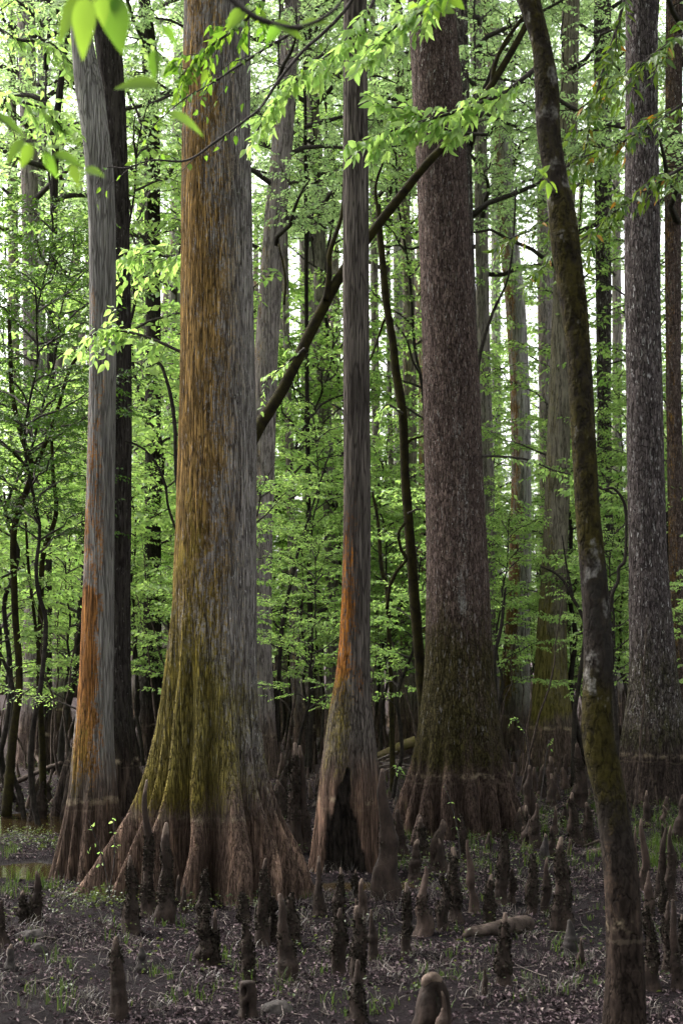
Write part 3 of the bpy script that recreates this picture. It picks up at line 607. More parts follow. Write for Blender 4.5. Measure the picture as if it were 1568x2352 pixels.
def crown_variant(seed, height=13.0, radius=3.6, limbs=15, leafL=0.115, mat='leaf_far', dens=11):
    rs = np.random.RandomState(seed); mb = MB(); TS, TD, TL = [], [], []
    ax = branch_path(rs, (0, 0, -1.0), (0, 0, 1), height + 1, 10, 0.10)
    v, q, t = tube(ax, np.linspace(0.03, 0.012, 10), 5); mb.add(v, q, t)
    for k in range(limbs):
        f = 0.05 + 0.9 * k / limbs; z = f * height; a = k * 2.399 + rs.rand() * .8
        p0 = np.array([np.interp(z, ax[:, 2], ax[:, 0]), np.interp(z, ax[:, 2], ax[:, 1]), z])
        ln = radius * (1.0 - 0.55 * f) * (0.75 + rs.rand() * .5); el = 0.35 + 0.5 * f
        bp = branch_path(rs, p0, (math.cos(a), math.sin(a), el), ln, 7, 0.22, (0, 0, -0.15))
        v, q, t = tube(bp, np.linspace(0.06, 0.012, 7) * (1.2 - f * .6), 5); mb.add(v, q, t)
        for s in range(9):
            u = 0.2 + 0.8 * s / 9; i = u * 6; i0 = min(5, int(i)); ps = bp[i0] + (bp[i0 + 1] - bp[i0]) * (i - i0)
            dv = unit(bp[i0 + 1] - bp[i0]); sd = np.cross(dv, (0, 0, 1.0)) * (1 if s % 2 else -1)
            sp = branch_path(rs, ps, dv * .6 + sd * (0.6 + rs.rand() * .5) + rs.randn(3) * .3 + np.array([0, 0, .15]), 0.6 + rs.rand() * 0.9 * (1 - u * .3), 5, 0.25)
            v, q, t = tube(sp, np.linspace(0.014, 0.005, 5), 3, cap=False); mb.add(v, q)
            for w in range(6):
                j = 0.5 + w * 0.62; j0 = min(3, int(j)); pw = sp[j0] + (sp[j0 + 1] - sp[j0]) * (j - j0); dw = unit(sp[j0 + 1] - sp[j0])
                sw = np.cross(dw, (0, 0, 1.0)) * (1 if w % 2 else -1)
                TS.append(pw); TD.append(dw * .6 + sw * .8 + rs.randn(3) * .35); TL.append(0.3 + rs.rand() * .45)
    TS, TD, TL = np.array(TS), np.array(TD), np.array(TL)
    for a, b, c in zip(TS, unit(TD), TL):
        e = a + b * c; e[2] -= .1 * c
        v, q, t = tube(np.array([a, e]), [0.005, 0.003], 3, cap=False); mb.add(v, q)
    lv, lt = twig_leaves(rs, TS, TD, TL, dens, leafL, 0.5, 0.85, 0.4)
    return mb.mesh('limbs', M['twig']), mesh('crown', lv, lt, M[mat], False)

def sapling_variant(seed, H=6.0, spread=2.0, nb=18, leafL=0.085, mat='leaf_spring', dens=27, z0=0.12, stem=0.045, layer=0.12, wob=0.16, elev=0.45):
    rs = np.random.RandomState(seed); mb = MB(); tb = MB(); TS, TD, TL = [], [], []
    ax = branch_path(rs, (0, 0, -0.1), (rs.randn() * .12, rs.randn() * .12, 1), H, 14, wob)
    axf = spline(ax, 40); v, q, t = tube(axf, np.linspace(stem, 0.006, 40), 7, rough=.12); tb.add(v, q, t)
    for k in range(nb):
        f = z0 + (0.97 - z0) * (k + rs.rand() * .5) / nb; i = f * 39; i0 = min(38, int(i)); p0 = axf[i0]; a = k * 2.399 + rs.rand() * .9
        ln = spread * (1.0 - 0.6 * max(0, f - .25)) * (0.55 + rs.rand() * .65)
        bp = branch_path(rs, p0, (math.cos(a), math.sin(a), elev + .5 * f), ln, 8, 0.2, (0, 0, -0.32))
        v, q, t = tube(bp, np.linspace(stem * .38, 0.003, 8), 4, cap=False); mb.add(v, q)
        ns = int(4 + ln * 5)
        for s in range(ns):
            u = 0.18 + 0.82 * (s + rs.rand() * .4) / ns; i = min(6.99, u * 7); i0 = int(i); ps = bp[i0] + (bp[i0 + 1] - bp[i0]) * (i - i0)
            dv = unit(bp[i0 + 1] - bp[i0]); sd = np.cross(dv, (0, 0, 1.0)) * (1 if s % 2 else -1)
            dd = dv * .6 + sd * (0.7 + rs.rand() * .4) + rs.randn(3) * layer; l2 = (0.3 + rs.rand() * .5) * (1.1 - .5 * u)
            TS.append(ps); TD.append(dd); TL.append(l2)
            if l2 > .45:
                dn = unit(dd)
                for w in (0.35, 0.6, 0.8):
                    sw = np.cross(dn, (0, 0, 1.0)) * (1 if rs.rand() < .5 else -1)
                    TS.append(ps + dn * l2 * w); TD.append(dn * .5 + sw + rs.randn(3) * .15); TL.append(.2 + rs.rand() * .2)
    TS, TD, TL = np.array(TS), np.array(TD), np.array(TL)
    for a, b, c in zip(TS, unit(TD), TL):
        e = a + b * c; e[2] -= .1 * c; v, q, t = tube(np.array([a, e]), [0.004, 0.002], 3, cap=False); mb.add(v, q)
    lv, lt = twig_leaves(rs, TS, TD, TL, dens, leafL, 0.52, 0.8, 0.38)
    return tb.mesh('trunk', M['stem']), mb.mesh('branches', M['twig']), mesh('crown', lv, lt, M[mat], False)

CROWNS = [crown_variant(100 + k, 13 + k, 3.4 + .3 * k, 18, 0.115, dens=24 - k) for k in range(4)]
rs0 = np.random.RandomState(77)
def add_crown(t, b, cx, zz, d, k, zc, s=1.0):
    x = np.interp(-zc, -zz, cx) - b[0]; lm, cr = CROWNS[k % 4]; rz = rs0.rand() * 6.28
    obj('limbs', lm, t, (x, 0, zc), (0, 0, rz), (s, s, s)); obj('crown', cr, t, (x, 0, zc), (0, 0, rz), (s, s, s))
for k, (key, (t, b, cx, zz, d)) in enumerate(BASES.items()):
    add_crown(t, b, cx, zz, d, k, max(8.5, 0.18 * d + 4.0 + rs0.rand() * 3.5), 0.9 + rs0.rand() * .3)
for k, (t, d, zc) in enumerate([(tree2, D2, 11.5), (tree1, D1, 12.0), (tree3, D3, 12.5), (tree4, D4, 13.5), (tree5, D5, 14.5), (tree0, D0, 8.2)]):
    lm, cr = CROWNS[k % 4]; s = 1.2 if k < 5 else 0.6
    xo = {0: .05, 1: -.4, 2: .05, 3: -.5, 4: 0, 5: -.5}[k]
    obj('limbs', lm, t, (xo, 0, zc), (0, 0, k * 1.3), (s, s, s)); obj('crown', cr, t, (xo, 0, zc), (0, 0, k * 1.3), (s, s, s))

SAP = [sapling_variant(200, 6.5, 2.2, 24, z0=.28, dens=21), sapling_variant(201, 5.2, 2.0, 18, 0.062, layer=.2, z0=.36, dens=30), sapling_variant(202, 8.5, 2.5, 30, 0.1, dens=19, z0=.24), sapling_variant(203, 4.4, 1.7, 15, wob=.25, z0=.42, dens=22),
       sapling_variant(204, 9.5, 2.4, 26, 0.08, dens=21, z0=.24), sapling_variant(205, 3.4, 1.4, 10, stem=.025, wob=.22, z0=.5, dens=22)]
SAPD = [sapling_variant(210, 9.0, 2.2, 34, 0.06, 'leaf_dark', 30, z0=.5, wob=.2)]
def add_sap(x, d, v, s, rz, label, group='leafy understory saplings', dark=False, yb=None):
    X_ = (x - 784) / FPX * d; b = (X_, d, g1(X_, d))
    t = thing('sapling', b, label, 'sapling', group); tb, br, cr = (SAPD if dark else SAP)[v % (1 if dark else 6)]
    t.rotation_euler = (0, 0, rz); t.scale = (s, s, s)
    obj('trunk', tb, t); obj('branches', br, t); obj('crown', cr, t)
MARKS = [(0, 'the left edge'), (235, 'the orange-streaked cypress'), (330, 'the black trunk'), (497, 'the broadest cypress'), (818, 'the slim hollow cypress'), (1047, 'the stout reddish tree'), (1330, 'the crooked mossy tree'), (1478, 'the white-flecked trunk'), (1568, 'the right edge')]
_cnt = {}; ORD = ['first', 'second', 'third', 'fourth', 'fifth', 'sixth', 'seventh', 'eighth', 'ninth', 'tenth', 'eleventh', 'twelfth', 'thirteenth', 'fourteenth', 'fifteenth', 'sixteenth', 'seventeenth', 'eighteenth', 'nineteenth', 'twentieth', 'twenty-first', 'twenty-second']
def place_label(kind, x):
    xc = min(max(x, 5), 1563); k = max(i for i in range(8) if MARKS[i][0] <= xc); c = _cnt.get((kind, k), 0); _cnt[(kind, k)] = c + 1
    return f'{kind}, {ORD[c]} from left between {MARKS[k][1]} and {MARKS[k + 1][1]}'
SAPS = [
 (40, 27, 4, 1.55, .9, 'tall leafy tree filling the upper left corner'), (140, 31, 2, 1.75, 2.9, 'tall leafy tree behind the top of the orange-streaked cypress'), (1520, 36, 4, 1.6, 2.1, 'tall leafy tree behind the top of the white-flecked trunk'),
 (60, 25.0, 0, 1.0, .3, 'tall leafy sapling at the left edge, nearest of the leafy saplings there'), (20, 30, 2, 1.0, 1.3, 'big spreading sapling behind the crooked stems at the left edge'),
 (150, 30, 1, 1.0, 2.3, 'bushy sapling filling the gap left of the orange-streaked cypress'), (100, 38, 4, 1.0, .7, 'tall sapling behind the thin leaning trunk at the left'),
 (345, 27, 0, .95, 4.1, 'leafy sapling between the black trunk and the broadest cypress'), (330, 36, 2, 1.0, 5.2, 'taller sapling deeper between the black trunk and the broadest cypress'),
 (680, 29, 1, .9, .2, 'low bushy sapling right of the broadest cypress, under the leaning stem'), (700, 35, 2, 1.0, 1.1, 'tall sapling behind the twin-peaked knee'),
 (655, 43, 4, 1.1, 2.2, 'far tall sapling seen over the leaning mossy stem'), (900, 28, 0, .9, 3.0, 'leafy sapling between the slim hollow cypress and the stout reddish tree'),
 (880, 37, 2, 1.0, 3.9, 'taller sapling deeper behind the dark bent stem'), (930, 45, 4, 1.1, 5.0, 'far sapling left of the yellow-mossed trunk'),
 (1140, 33, 0, .95, 5.6, 'leafy sapling just right of the stout reddish tree'),
 (1330, 40, 2, .9, 1.2, 'tall sapling behind the crooked mossy tree'), (1400, 31, 1, 1.0, 2.0, 'bushy sapling between the crooked mossy tree and the white-flecked trunk'),
 (1390, 39, 4, 1.0, 2.9, 'tall sapling deeper between the crooked mossy tree and the white-flecked trunk'), (1555, 30, 0, 1.0, 3.5, 'leafy sapling at the right edge beside the white-flecked trunk'),
 (1480, 40, 2, 1.0, 4.4, 'tall sapling behind the white-flecked trunk'), (1090, 44, 4, 1.0, 5.1, 'far tall sapling behind the stout reddish tree'),
 (520, 40, 2, 1.1, 5.9, 'tall sapling mostly hidden behind the broadest cypress'), (800, 44, 2, 1.1, .9, 'far sapling mostly hidden behind the slim hollow cypress'),
 (1330, 48, 0, 1.2, 1.7, 'far bushy sapling behind the olive mossy trunk'), (230, 42, 0, 1.2, 2.6, 'far bushy sapling hidden behind the orange-streaked cypress'),
]
for (x, d, v, s, rz, lab) in SAPS: add_sap(x, d, v, s, rz, lab)
add_sap(95, 24.0, 0, 1.12, 1.0, 'dark-green fine-leaved tree in the upper left', 'dark evergreen understory', True)
add_sap(-20, 25.5, 0, 1.2, 3.0, 'dark-green fine-leaved tree cut by the left edge', 'dark evergreen understory', True)
for k in range(16):
    x = -60 + 1690 * (k + .5) / 16 + rs0.randn() * 15; d = 35 + rs0.rand() * 14
    if 1120 < x < 1330: d = 47 + 4 * rs0.rand()
    add_sap(x, d, [2, 4, 0][k % 3], 1.5 + rs0.rand() * .5, rs0.rand() * 6, place_label('tall understory tree', x), 'tall understory trees')
for k in range(20):
    x = -60 + 1690 * (k + .5) / 20 + rs0.randn() * 12; d = 36 + rs0.rand() * 12
    if 1120 < x < 1330: d = 46 + 5 * rs0.rand()
    add_sap(x, d, int(rs0.randint(0, 5)), .9 + rs0.rand() * .45, rs0.rand() * 6, place_label('middle-distance sapling', x), 'saplings in the middle distance')
for k in range(26):
    x = -40 + 1650 * (k + .5) / 26 + rs0.randn() * 8; d = 46 + rs0.rand() * 22
    add_sap(x, d, int(rs0.randint(0, 5)), 1.0 + rs0.rand() * .5, rs0.rand() * 6, place_label('far sapling', x), 'far saplings deep in the wood')

# far wood: too far to tell apart
rs = np.random.RandomState(9); mb = MB(); FS, FD, FL = [], [], []
for k in range(85):
    d = 60 + rs.rand() * 60; x = (rs.rand() - .5) * d * 0.75; r = 0.12 + rs.rand() * .3; lean = rs.randn() * .5
    p = branch_path(rs, (x, d, -0.1), (lean * .08, 0, 1), 27, 9, 0.03); rad = r * np.array([1.9, 1.15, 1, .93, .85, .75, .6, .4, .2])
    p[1, 2] = 1.3
    v, q, t = tube(p, rad, 8); mb.add(v, q, t, np.tile([rs.rand() * .4, rs.rand() * .5, 0, 0], (len(v), 1)))
tag(obj('far_trunks', mb.mesh('far_trunks', M['far'])), 'far-off wood of grey trunks', kind='stuff')
n = 44000
d = 54 + rs.rand(n) ** 1.0 * 60; x = (rs.rand(n) - .5) * d * 0.72; z = 2.3 + rs.rand(n) ** 1.15 * (0.42 * d + 4)
cl = vnoise(np.stack([x * .22, d * .1, z * .35], 1)); keep = cl > np.interp(z, [0, 8, 20, 40], [0.34, 0.38, 0.47, 0.53])
st = np.stack([x, d, z], 1)[keep]; dv = rs.randn(len(st), 3); dv[:, 2] *= .25
lv, lt = twig_leaves(rs, st, dv, 0.8 + rs.rand(len(st)) * .8, 10, 0.17, .55, .6)
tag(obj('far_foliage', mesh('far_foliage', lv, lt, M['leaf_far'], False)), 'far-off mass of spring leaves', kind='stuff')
# unseen leaf canopy added to dim ground and trunks, then trunks around the viewer
rs = np.random.RandomState(19); n = 10500
ang = rs.rand(n) * 6.283; rad = 60 * np.sqrt(rs.rand(n)); x = rad * np.cos(ang); y = 18 + rad * np.sin(ang)
z = 11 + rs.rand(n) * 13
ahead = (y > 0) & (np.abs(x) < 0.26 * np.abs(y) + 1.5)
z = np.where(ahead, np.maximum(z, 0.43 * y + 4.2 + rs.rand(n) * 7), z)
low = (~ahead) & (rs.rand(n) < 0.5) & ((np.abs(x) > 0.33 * np.abs(y) + 3) | (y < -4)); z = np.where(low, 0.8 + rs.rand(n) * 11, z)  # low leaves at sides and back added to cut light at the ground
cl = vnoise(np.stack([x * .22, y * .22, z * .25], 1)); keep = (cl > 0.43) & ((x ** 2 + y ** 2 > 30) | (z > 9)) & (~ahead | (y < 24))  # canopy kept over the near ground, left open beyond so deeper foliage stays lit
st = np.stack([x, y, z], 1)[keep]; dv = rs.randn(len(st), 3); dv[:, 2] *= .3
lv, lt = twig_leaves(rs, st, dv, 1.0 + rs.rand(len(st)) * 1.0, 9, 0.30, .55, .6)
tag(obj('shading_canopy', mesh('shading_canopy', lv, lt, M['leaf_far'], False)), 'unseen spring leaf canopy added to shade the near swamp', kind='stuff')
mb = MB()
for k in range(90):
    a = rs.rand() * 6.283; r = 8 + 40 * math.sqrt(rs.rand()); x, y = r * math.cos(a), r * math.sin(a)
    if y > 0 and abs(x) < 0.28 * y + 2.5: continue
    p = branch_path(rs, (x, y, -0.1), (rs.randn() * .04, rs.randn() * .04, 1), 22, 8, 0.03); q0 = 0.15 + rs.rand() * .3
    v, q, t = tube(p, q0 * np.array([2, 1.2, 1, .9, .8, .7, .6, .4]), 8); mb.add(v, q, t)
tag(obj('surrounding_trunks', mb.mesh('surrounding_trunks', M['far'])), 'trunks of the wood around the viewer', kind='stuff')

# ------------------------------------------------------------------ named stems
def stem(name, label, cat, px_pts, mat, group=None, branches=(), sides=10, rough=.12, part='trunk'):
    """px_pts rows (x, y, d, width px)"""
    def conv(pp, n):
        pp = np.array(pp, float); w = np.array([P(a, b, c) for a, b, c, _ in pp]); r = pp[:, 3] / 2 / FPX * pp[:, 2]
        s = spline(np.hstack([w, r[:, None]]), n); return s[:, :3], np.maximum(s[:, 3], 0.0015)
    p, r = conv(px_pts, max(24, len(px_pts) * 8)); base = p[-1].copy() if p[-1][2] < p[0][2] else p[0].copy()
    t = thing(name, base, label, cat, group)
    mb = MB(); v, q, tt = tube(p, r, sides, rough=rough, seed=px_pts[0][0] * .1); mb.add(v, q, tt); obj(part, mb.mesh(part, mat, off=base), t)
    for br in branches:
        p, r = conv(br, max(14, len(br) * 6)); mb = MB(); v, q, tt = tube(p, r, 7, rough=.1, seed=br[0][0]); mb.add(v, q, tt); obj('branch', mb.mesh('branch', mat, off=base), t)
    return t, base
def rows(d, *pts): return [(x, y, d, w) for (x, y, w) in pts]
dL = 20.6
leanT, leanB = stem('leaning_tree', 'long thin mossy stem leaning diagonally from behind the broadest cypress', 'tree',
     [(1216, 40, 20.4, 14), (1190, 90, 20.4, 15), (1128, 195, 20.4, 16), (1050, 305, 20.4, 17), (985, 370, 20.4, 19), (920, 450, 20.5, 21), (850, 540, 20.6, 22), (785, 628, 20.7, 24), (735, 720, 20.8, 26), (695, 800, 20.8, 26), (640, 910, 20.7, 27), (590, 990, 20.6, 29), (540, 1110, 20.5, 30), (505, 1300, 20.4, 32), (490, 1650, 20.3, 36), (488, 1965, 20.3, 44)], M['stem_moss'],
     branches=[rows(20.7, (790, 340, 6), (790, 420, 8), (783, 500, 9), (757, 580, 12), (755, 630, 14), (748, 690, 16)), rows(20.6, (870, 500, 8), (862, 430, 7), (880, 370, 5)), rows(20.4, (1215, 20, 9), (1160, 95, 9), (1135, 150, 11), (1128, 195, 12)), rows(20.7, (652, 700, 6), (655, 640, 5), (640, 560, 4))])
darkT, darkB = stem('bent_tree', 'dark crooked mossy stem rising along the left of the stout reddish tree', 'tree',
     rows(23.0, (868, 470, 12), (872, 540, 15), (880, 620, 16), (886, 690, 17), (902, 790, 18), (908, 850, 20), (924, 950, 21), (929, 1080, 21), (935, 1160, 22), (945, 1290, 23), (955, 1420, 24), (964, 1530, 25), (973, 1640, 27), (985, 1900, 34)), M['stem_moss'],
     branches=[rows(23.0, (1030, 990, 3), (985, 1000, 4), (945, 1010, 6), (927, 1030, 9)), rows(22.9, (930, 1200, 6), (915, 1225, 7), (920, 1260, 8), (932, 1285, 8), (912, 1310, 7), (895, 1345, 8), (888, 1400, 9)), rows(23.1, (820, 900, 3), (860, 800, 4), (885, 730, 7), (895, 760, 9))])
stem('crooked_sapling', 'crooked dark stem at the left edge bending in a long S', 'sapling', rows(25.0, (20, 700, 6), (24, 800, 10), (28, 900, 11), (50, 1000, 12), (72, 1060, 13), (74, 1090, 14), (50, 1160, 15), (32, 1230, 15), (35, 1400, 16), (45, 1560, 17), (30, 1700, 20), (15, 1874, 26)), M['stem_moss'],
     branches=[rows(25.0, (215, 780, 5), (165, 840, 8), (130, 950, 9), (108, 1010, 11), (76, 1085, 12)), rows(25.0, (0, 1010, 4), (30, 1040, 5), (60, 1070, 6)), rows(25.0, (10, 1130, 5), (20, 1190, 6), (50, 1140, 8))], group='crooked understory stems')
stem('crooked_sapling', 'thin crooked dark stem left of the orange-streaked cypress', 'sapling', rows(26.0, (118, 950, 5), (122, 1080, 9), (129, 1180, 11), (100, 1275, 12), (95, 1380, 13), (90, 1560, 14), (97, 1700, 15), (100, 1859, 20)), M['stem_moss'],
     branches=[rows(26.0, (60, 1200, 5), (66, 1300, 7), (80, 1420, 8), (90, 1500, 9))], group='crooked understory stems')
stem('crooked_sapling', 'thin dark zigzag stem right of the leaning dark-grey trunk', 'sapling', rows(33.0, (760, 1030, 3), (690, 1250, 6), (672, 1320, 8), (650, 1430, 9), (640, 1560, 10), (632, 1783, 13)), M['stem'], branches=[rows(33.0, (600, 1330, 3), (625, 1420, 5), (648, 1450, 6))], group='crooked understory stems')
stem('crooked_sapling', 'thin wavy stem left of the slim burnt-hollow cypress', 'sapling', rows(34.0, (690, 1260, 3), (712, 1330, 5), (740, 1370, 7), (752, 1395, 7), (730, 1410, 7), (712, 1470, 8), (715, 1600, 9), (710, 1775, 12)), M['stem'], group='crooked understory stems')
stem('crooked_sapling', 'thin dark stem slanting behind the crooked mossy tree', 'sapling', rows(30.0, (1240, 1300, 4), (1285, 1325, 6), (1315, 1375, 8), (1342, 1440, 9), (1330, 1560, 10), (1318, 1650, 11), (1316, 1811, 14)), M['stem'], branches=[rows(30.0, (1290, 1230, 3), (1300, 1300, 5), (1315, 1370, 6))], group='crooked understory stems')
stem('crooked_sapling', 'thin mossy stem between the slim hollow cypress and the dark bent stem', 'sapling', rows(29.0, (855, 1130, 5), (868, 1200, 8), (875, 1300, 9), (888, 1350, 9), (893, 1450, 10), (898, 1600, 11), (902, 1822, 14)), M['stem_moss'], branches=[rows(29.0, (935, 1270, 4), (912, 1310, 6), (895, 1350, 7))], group='crooked understory stems')
stem('crooked_sapling', 'dark curved stem to the right of the stout reddish tree', 'sapling', rows(31.0, (1185, 430, 4), (1170, 620, 5), (1130, 720, 7), (1105, 800, 8), (1096, 880, 9), (1100, 1100, 10), (1120, 1500, 12), (1135, 1801, 15)), M['stem'], group='crooked understory stems')
stem('crooked_sapling', 'dark slanting stem at the left of the orange-tinged grey trunk', 'sapling', rows(30.5, (1160, 1350, 5), (1150, 1440, 8), (1135, 1520, 9), (1142, 1650, 10), (1150, 1806, 13)), M['stem'], group='crooked understory stems')
stem('hanging_vine', 'looping dark vine hanging between the crooked mossy tree and the white-flecked trunk', 'vine', rows(25.5, (1340, 1080, 4), (1378, 1122, 5), (1408, 1122, 6), (1432, 1155, 7), (1437, 1210, 7), (1434, 1285, 8), (1420, 1305, 8), (1418, 1335, 8), (1403, 1375, 8), (1395, 1480, 8), (1412, 1640, 9), (1420, 1866, 12)), M['stem'], part='vine_stem')
stem('hanging_vine', 'arching dark vine from the black trunk to the broadest cypress', 'vine', rows(24.9, (285, 1012, 4), (305, 1018, 5), (335, 1035, 5), (362, 1070, 6), (380, 1115, 6), (386, 1160, 6), (400, 1205, 6), (425, 1280, 6), (440, 1500, 7), (445, 1875, 10)), M['stem'], part='vine_stem')
stem('hanging_vine', 'thin dark stem leaning against the left edge of the broadest cypress', 'vine', rows(21.5, (352, 800, 5), (370, 835, 7), (390, 900, 8), (402, 980, 9), (406, 1100, 9), (430, 1300, 9), (440, 1935, 14)), M['stem'], part='vine_stem')
# ------------------------------------------------------------------ branches whose leaves can be told apart
def leaf_mesh(name, ratio, mat, curl=.1, fold=.16, tipw=1.0, nseg=7, lobes=0):
    u = np.linspace(0, 1, nseg); w = ratio * .5 * np.sin(np.pi * np.clip(u, 0, 1) ** .72) ** .85 * (1 - .25 * u * tipw); w[0] = .012; w[-1] = .004
    if lobes: w = w * (1 + .28 * np.cos(u * lobes * 6.283))
    z = -curl * u ** 2; c = np.stack([u, 0 * u, z], 1); l = c + np.stack([0 * u, w, fold * w * 2], 1); r = c + np.stack([0 * u, -w, fold * w * 2], 1)
    v = np.vstack([c, l, r]); i = np.arange(nseg - 1)
    q = np.vstack([np.stack([i, i + 1, nseg + i + 1, nseg + i], 1), np.stack([i, 2 * nseg + i, 2 * nseg + i + 1, i + 1], 1)])
    return mesh(name, v, q, mat, True)
LM = {'near': [leaf_mesh('leaf', .52, M['leaf_near'], .15, .16, 1, 12), leaf_mesh('leaf', .46, M['leaf_near'], .3, .1, 1, 12), leaf_mesh('leaf', .56, M['leaf_near'], .08, .22, 1, 12)],
      'spring': [leaf_mesh('leaf', .5, M['leaf_spring'], .12, .18, 1, 7), leaf_mesh('leaf', .44, M['leaf_spring'], .25, .12, 1, 7), leaf_mesh('leaf', .55, M['leaf_spring'], .05, .25, 1, 7)],
      'laurel': [leaf_mesh('leaf', .3, M['leaf_laurel'], .12, .2, .6, 5), leaf_mesh('leaf', .34, M['leaf_laurel'], .25, .15, .6, 5)],
      'maple': [leaf_mesh('leaf', .85, M['leaf_near'], .15, .12, 1, 11, 2), leaf_mesh('leaf', .75, M['leaf_near'], .05, .18, 1, 11, 2)],
      'fine': [leaf_mesh('leaf', .3, M['leaf_spring'], .05, .1, 1, 4)]}
from mathutils import Matrix
def put_leaf(parent, off, pos, ax, nrm, L, kind, rs):
    ax = ax / (np.linalg.norm(ax) + 1e-9); sd = np.cross(nrm, ax); sd = sd / (np.linalg.norm(sd) + 1e-9); nn = np.cross(ax, sd)
    ms = LM[kind]; o = obj('leaf', ms[rs.randint(len(ms))], parent)
    m = Matrix(((ax[0] * L, sd[0] * L, nn[0] * L, pos[0] - off[0]), (ax[1] * L, sd[1] * L, nn[1] * L, pos[1] - off[1]), (ax[2] * L, sd[2] * L, nn[2] * L, pos[2] - off[2]), (0, 0, 0, 1)))
    o.matrix_local = m
    return o
def leafy_branch(label, pts, kind, L, nleaf, twl=.35, seed=0, parent=None, pbase=None, mat='twig', group='leafy branches hanging into view', explicit=(), drop=.55, tilt=.9, ntw=None, start=.15, lead=1.0, name='leafy_branch'):
    rs = np.random.RandomState(seed); pp = np.array([np.append(P(x, y, d), w / 2 / FPX * d) for x, y, d, w in pts]); s = spline(pp, max(16, 8 * len(pp)))
    p = s[:, :3]; r = np.maximum(s[:, 3], .001); base = p[0].copy()
    if parent is None: root = thing(name, base, label, 'branch', group); off = base; mb_off = base
    else: root = parent; off = pbase
    mb = MB(); v, q, t = tube(p, r, 6, rough=.15, seed=seed); mb.add(v, q, t)
    ln = np.linalg.norm(np.diff(p, axis=0), axis=1).sum(); ntw = ntw or max(3, int(nleaf / 9)); tws = []
    for k in range(ntw):
        f = start + (1 - start) * (k + rs.rand() * .6) / ntw; i = min(len(p) - 2, int(f * (len(p) - 1))); dv = unit(p[i + 1] - p[i])
        sd = np.cross(dv, (0, 0, 1.0)); sd = unit(sd) * (1 if k % 2 else -1)
        dd = dv * (.5 + .5 * rs.rand()) * lead + sd * rs.uniform(.3, 1.0) + np.array([0, 0, 1.0]) * rs.uniform(-.75, .55) + rs.randn(3) * .2
        tl = twl * (.45 + .8 * rs.rand()) * (1.05 - .4 * f); pth = branch_path(rs, p[i], dd, tl, 6, .18, (0, 0, -.25))
        v, q, t = tube(pth, np.linspace(min(r[i] * .6, .005), .0012, 6), 4, cap=False); mb.add(v, q); tws.append((pth, tl))
    holder = obj('branch', mb.mesh('branch', M[mat], off=off), root) if parent is not None else root
    if parent is None: obj('twig', mb.mesh('twig', M[mat], off=off), root)
    lp = holder; per = max(1, int(round(nleaf / max(1, len(tws)))))
    made = 0
    for pth, tl in tws:
        for j in range(per):
            if made >= nleaf: break
            u = (j + .7) / per * 4.99; i = min(4, int(u)); pos = pth[i] + (pth[i + 1] - pth[i]) * (u - i); dv = unit(pth[i + 1] - pth[i])
            sd = unit(np.cross(dv, (0, 0, 1.0))) * (1 if j % 2 else -1); ax = dv * .6 + sd * rs.uniform(.5, 1.0) + rs.randn(3) * .3; ax[2] -= drop * (0.4 + rs.rand() * 1.2)
            put_leaf(lp, off, pos, ax, np.array([0, 0, 1.0]) + rs.randn(3) * tilt, L * rs.uniform(.65, 1.2), kind, rs); made += 1
    for (xa, ya, xb, yb, d, tl) in explicit:
        a, b = P(xa, ya, d), P(xb, yb, d + .25 * np.linalg.norm(P(xb, yb, d) - P(xa, ya, d)) * rs.randn()); put_leaf(lp, off, a, b - a, np.array([rs.randn() * .35, -.75, .65]) , np.linalg.norm(b - a), tl, rs)
    return root
def ptr(d, *a): return [(x, y, d, w) for x, y, w in a]
leafy_branch('broad leafy branch spreading before the stout reddish tree\'s upper trunk', ptr(15, (1260, 130, 12), (1160, 210, 10), (1050, 255, 8), (930, 290, 6), (810, 330, 4)), 'spring', .128, 300, .36, 1)
leafy_branch('lower leafy branch crossing from the slim hollow cypress to the stout reddish tree', ptr(15.3, (1120, 310, 8), (1030, 300, 7), (950, 260, 6), (860, 235, 4)), 'spring', .125, 190, .36, 71)
leafy_branch('leafy branch hanging left of the slim hollow cypress near the top', ptr(15, (880, -60, 10), (830, 60, 8), (750, 130, 7), (660, 200, 5), (590, 300, 3)), 'spring', .128, 300, .44, 2)
leafy_branch('leafy branch at the top between the slim hollow cypress and the stout reddish tree', ptr(14, (1090, -60, 10), (1000, 10, 8), (910, 60, 6), (840, 130, 4)), 'spring', .125, 240, .4, 3)
leafy_branch('leafy branch before the top of the broadest cypress', ptr(13, (650, -50, 9), (560, 50, 7), (480, 110, 5), (410, 180, 3)), 'near', .11, 170, .4, 4)
leafy_branch('leafy branch reaching left across the dark trunk, halfway up', ptr(19.3, (470, 560, 10), (400, 590, 8), (320, 580, 6), (245, 640, 3)), 'spring', .125, 230, .65, 5)
leafy_branch('lower leafy branch crossing the slim orange-streaked cypress', ptr(17.2, (430, 815, 8), (340, 775, 7), (270, 760, 5), (205, 770, 3)), 'spring', .12, 200, .55, 6)
leafy_branch('leafy branch entering from the upper left corner', ptr(19, (-40, 40, 10), (40, 90, 8), (110, 95, 6), (170, 150, 3)), 'spring', .125, 210, .65, 7)
leafy_branch('leafy branch entering at the left edge below the corner one', ptr(18, (-40, 190, 9), (40, 230, 7), (100, 250, 5), (150, 300, 3)), 'spring', .125, 160, .55, 8)
leafy_branch('narrow-leaved branch reaching in from the right edge, lowest of its kind', ptr(13.5, (1640, 350, 9), (1540, 400, 8), (1430, 470, 7), (1350, 540, 5), (1240, 610, 3)), 'laurel', .115, 260, .42, 9, drop=.5)
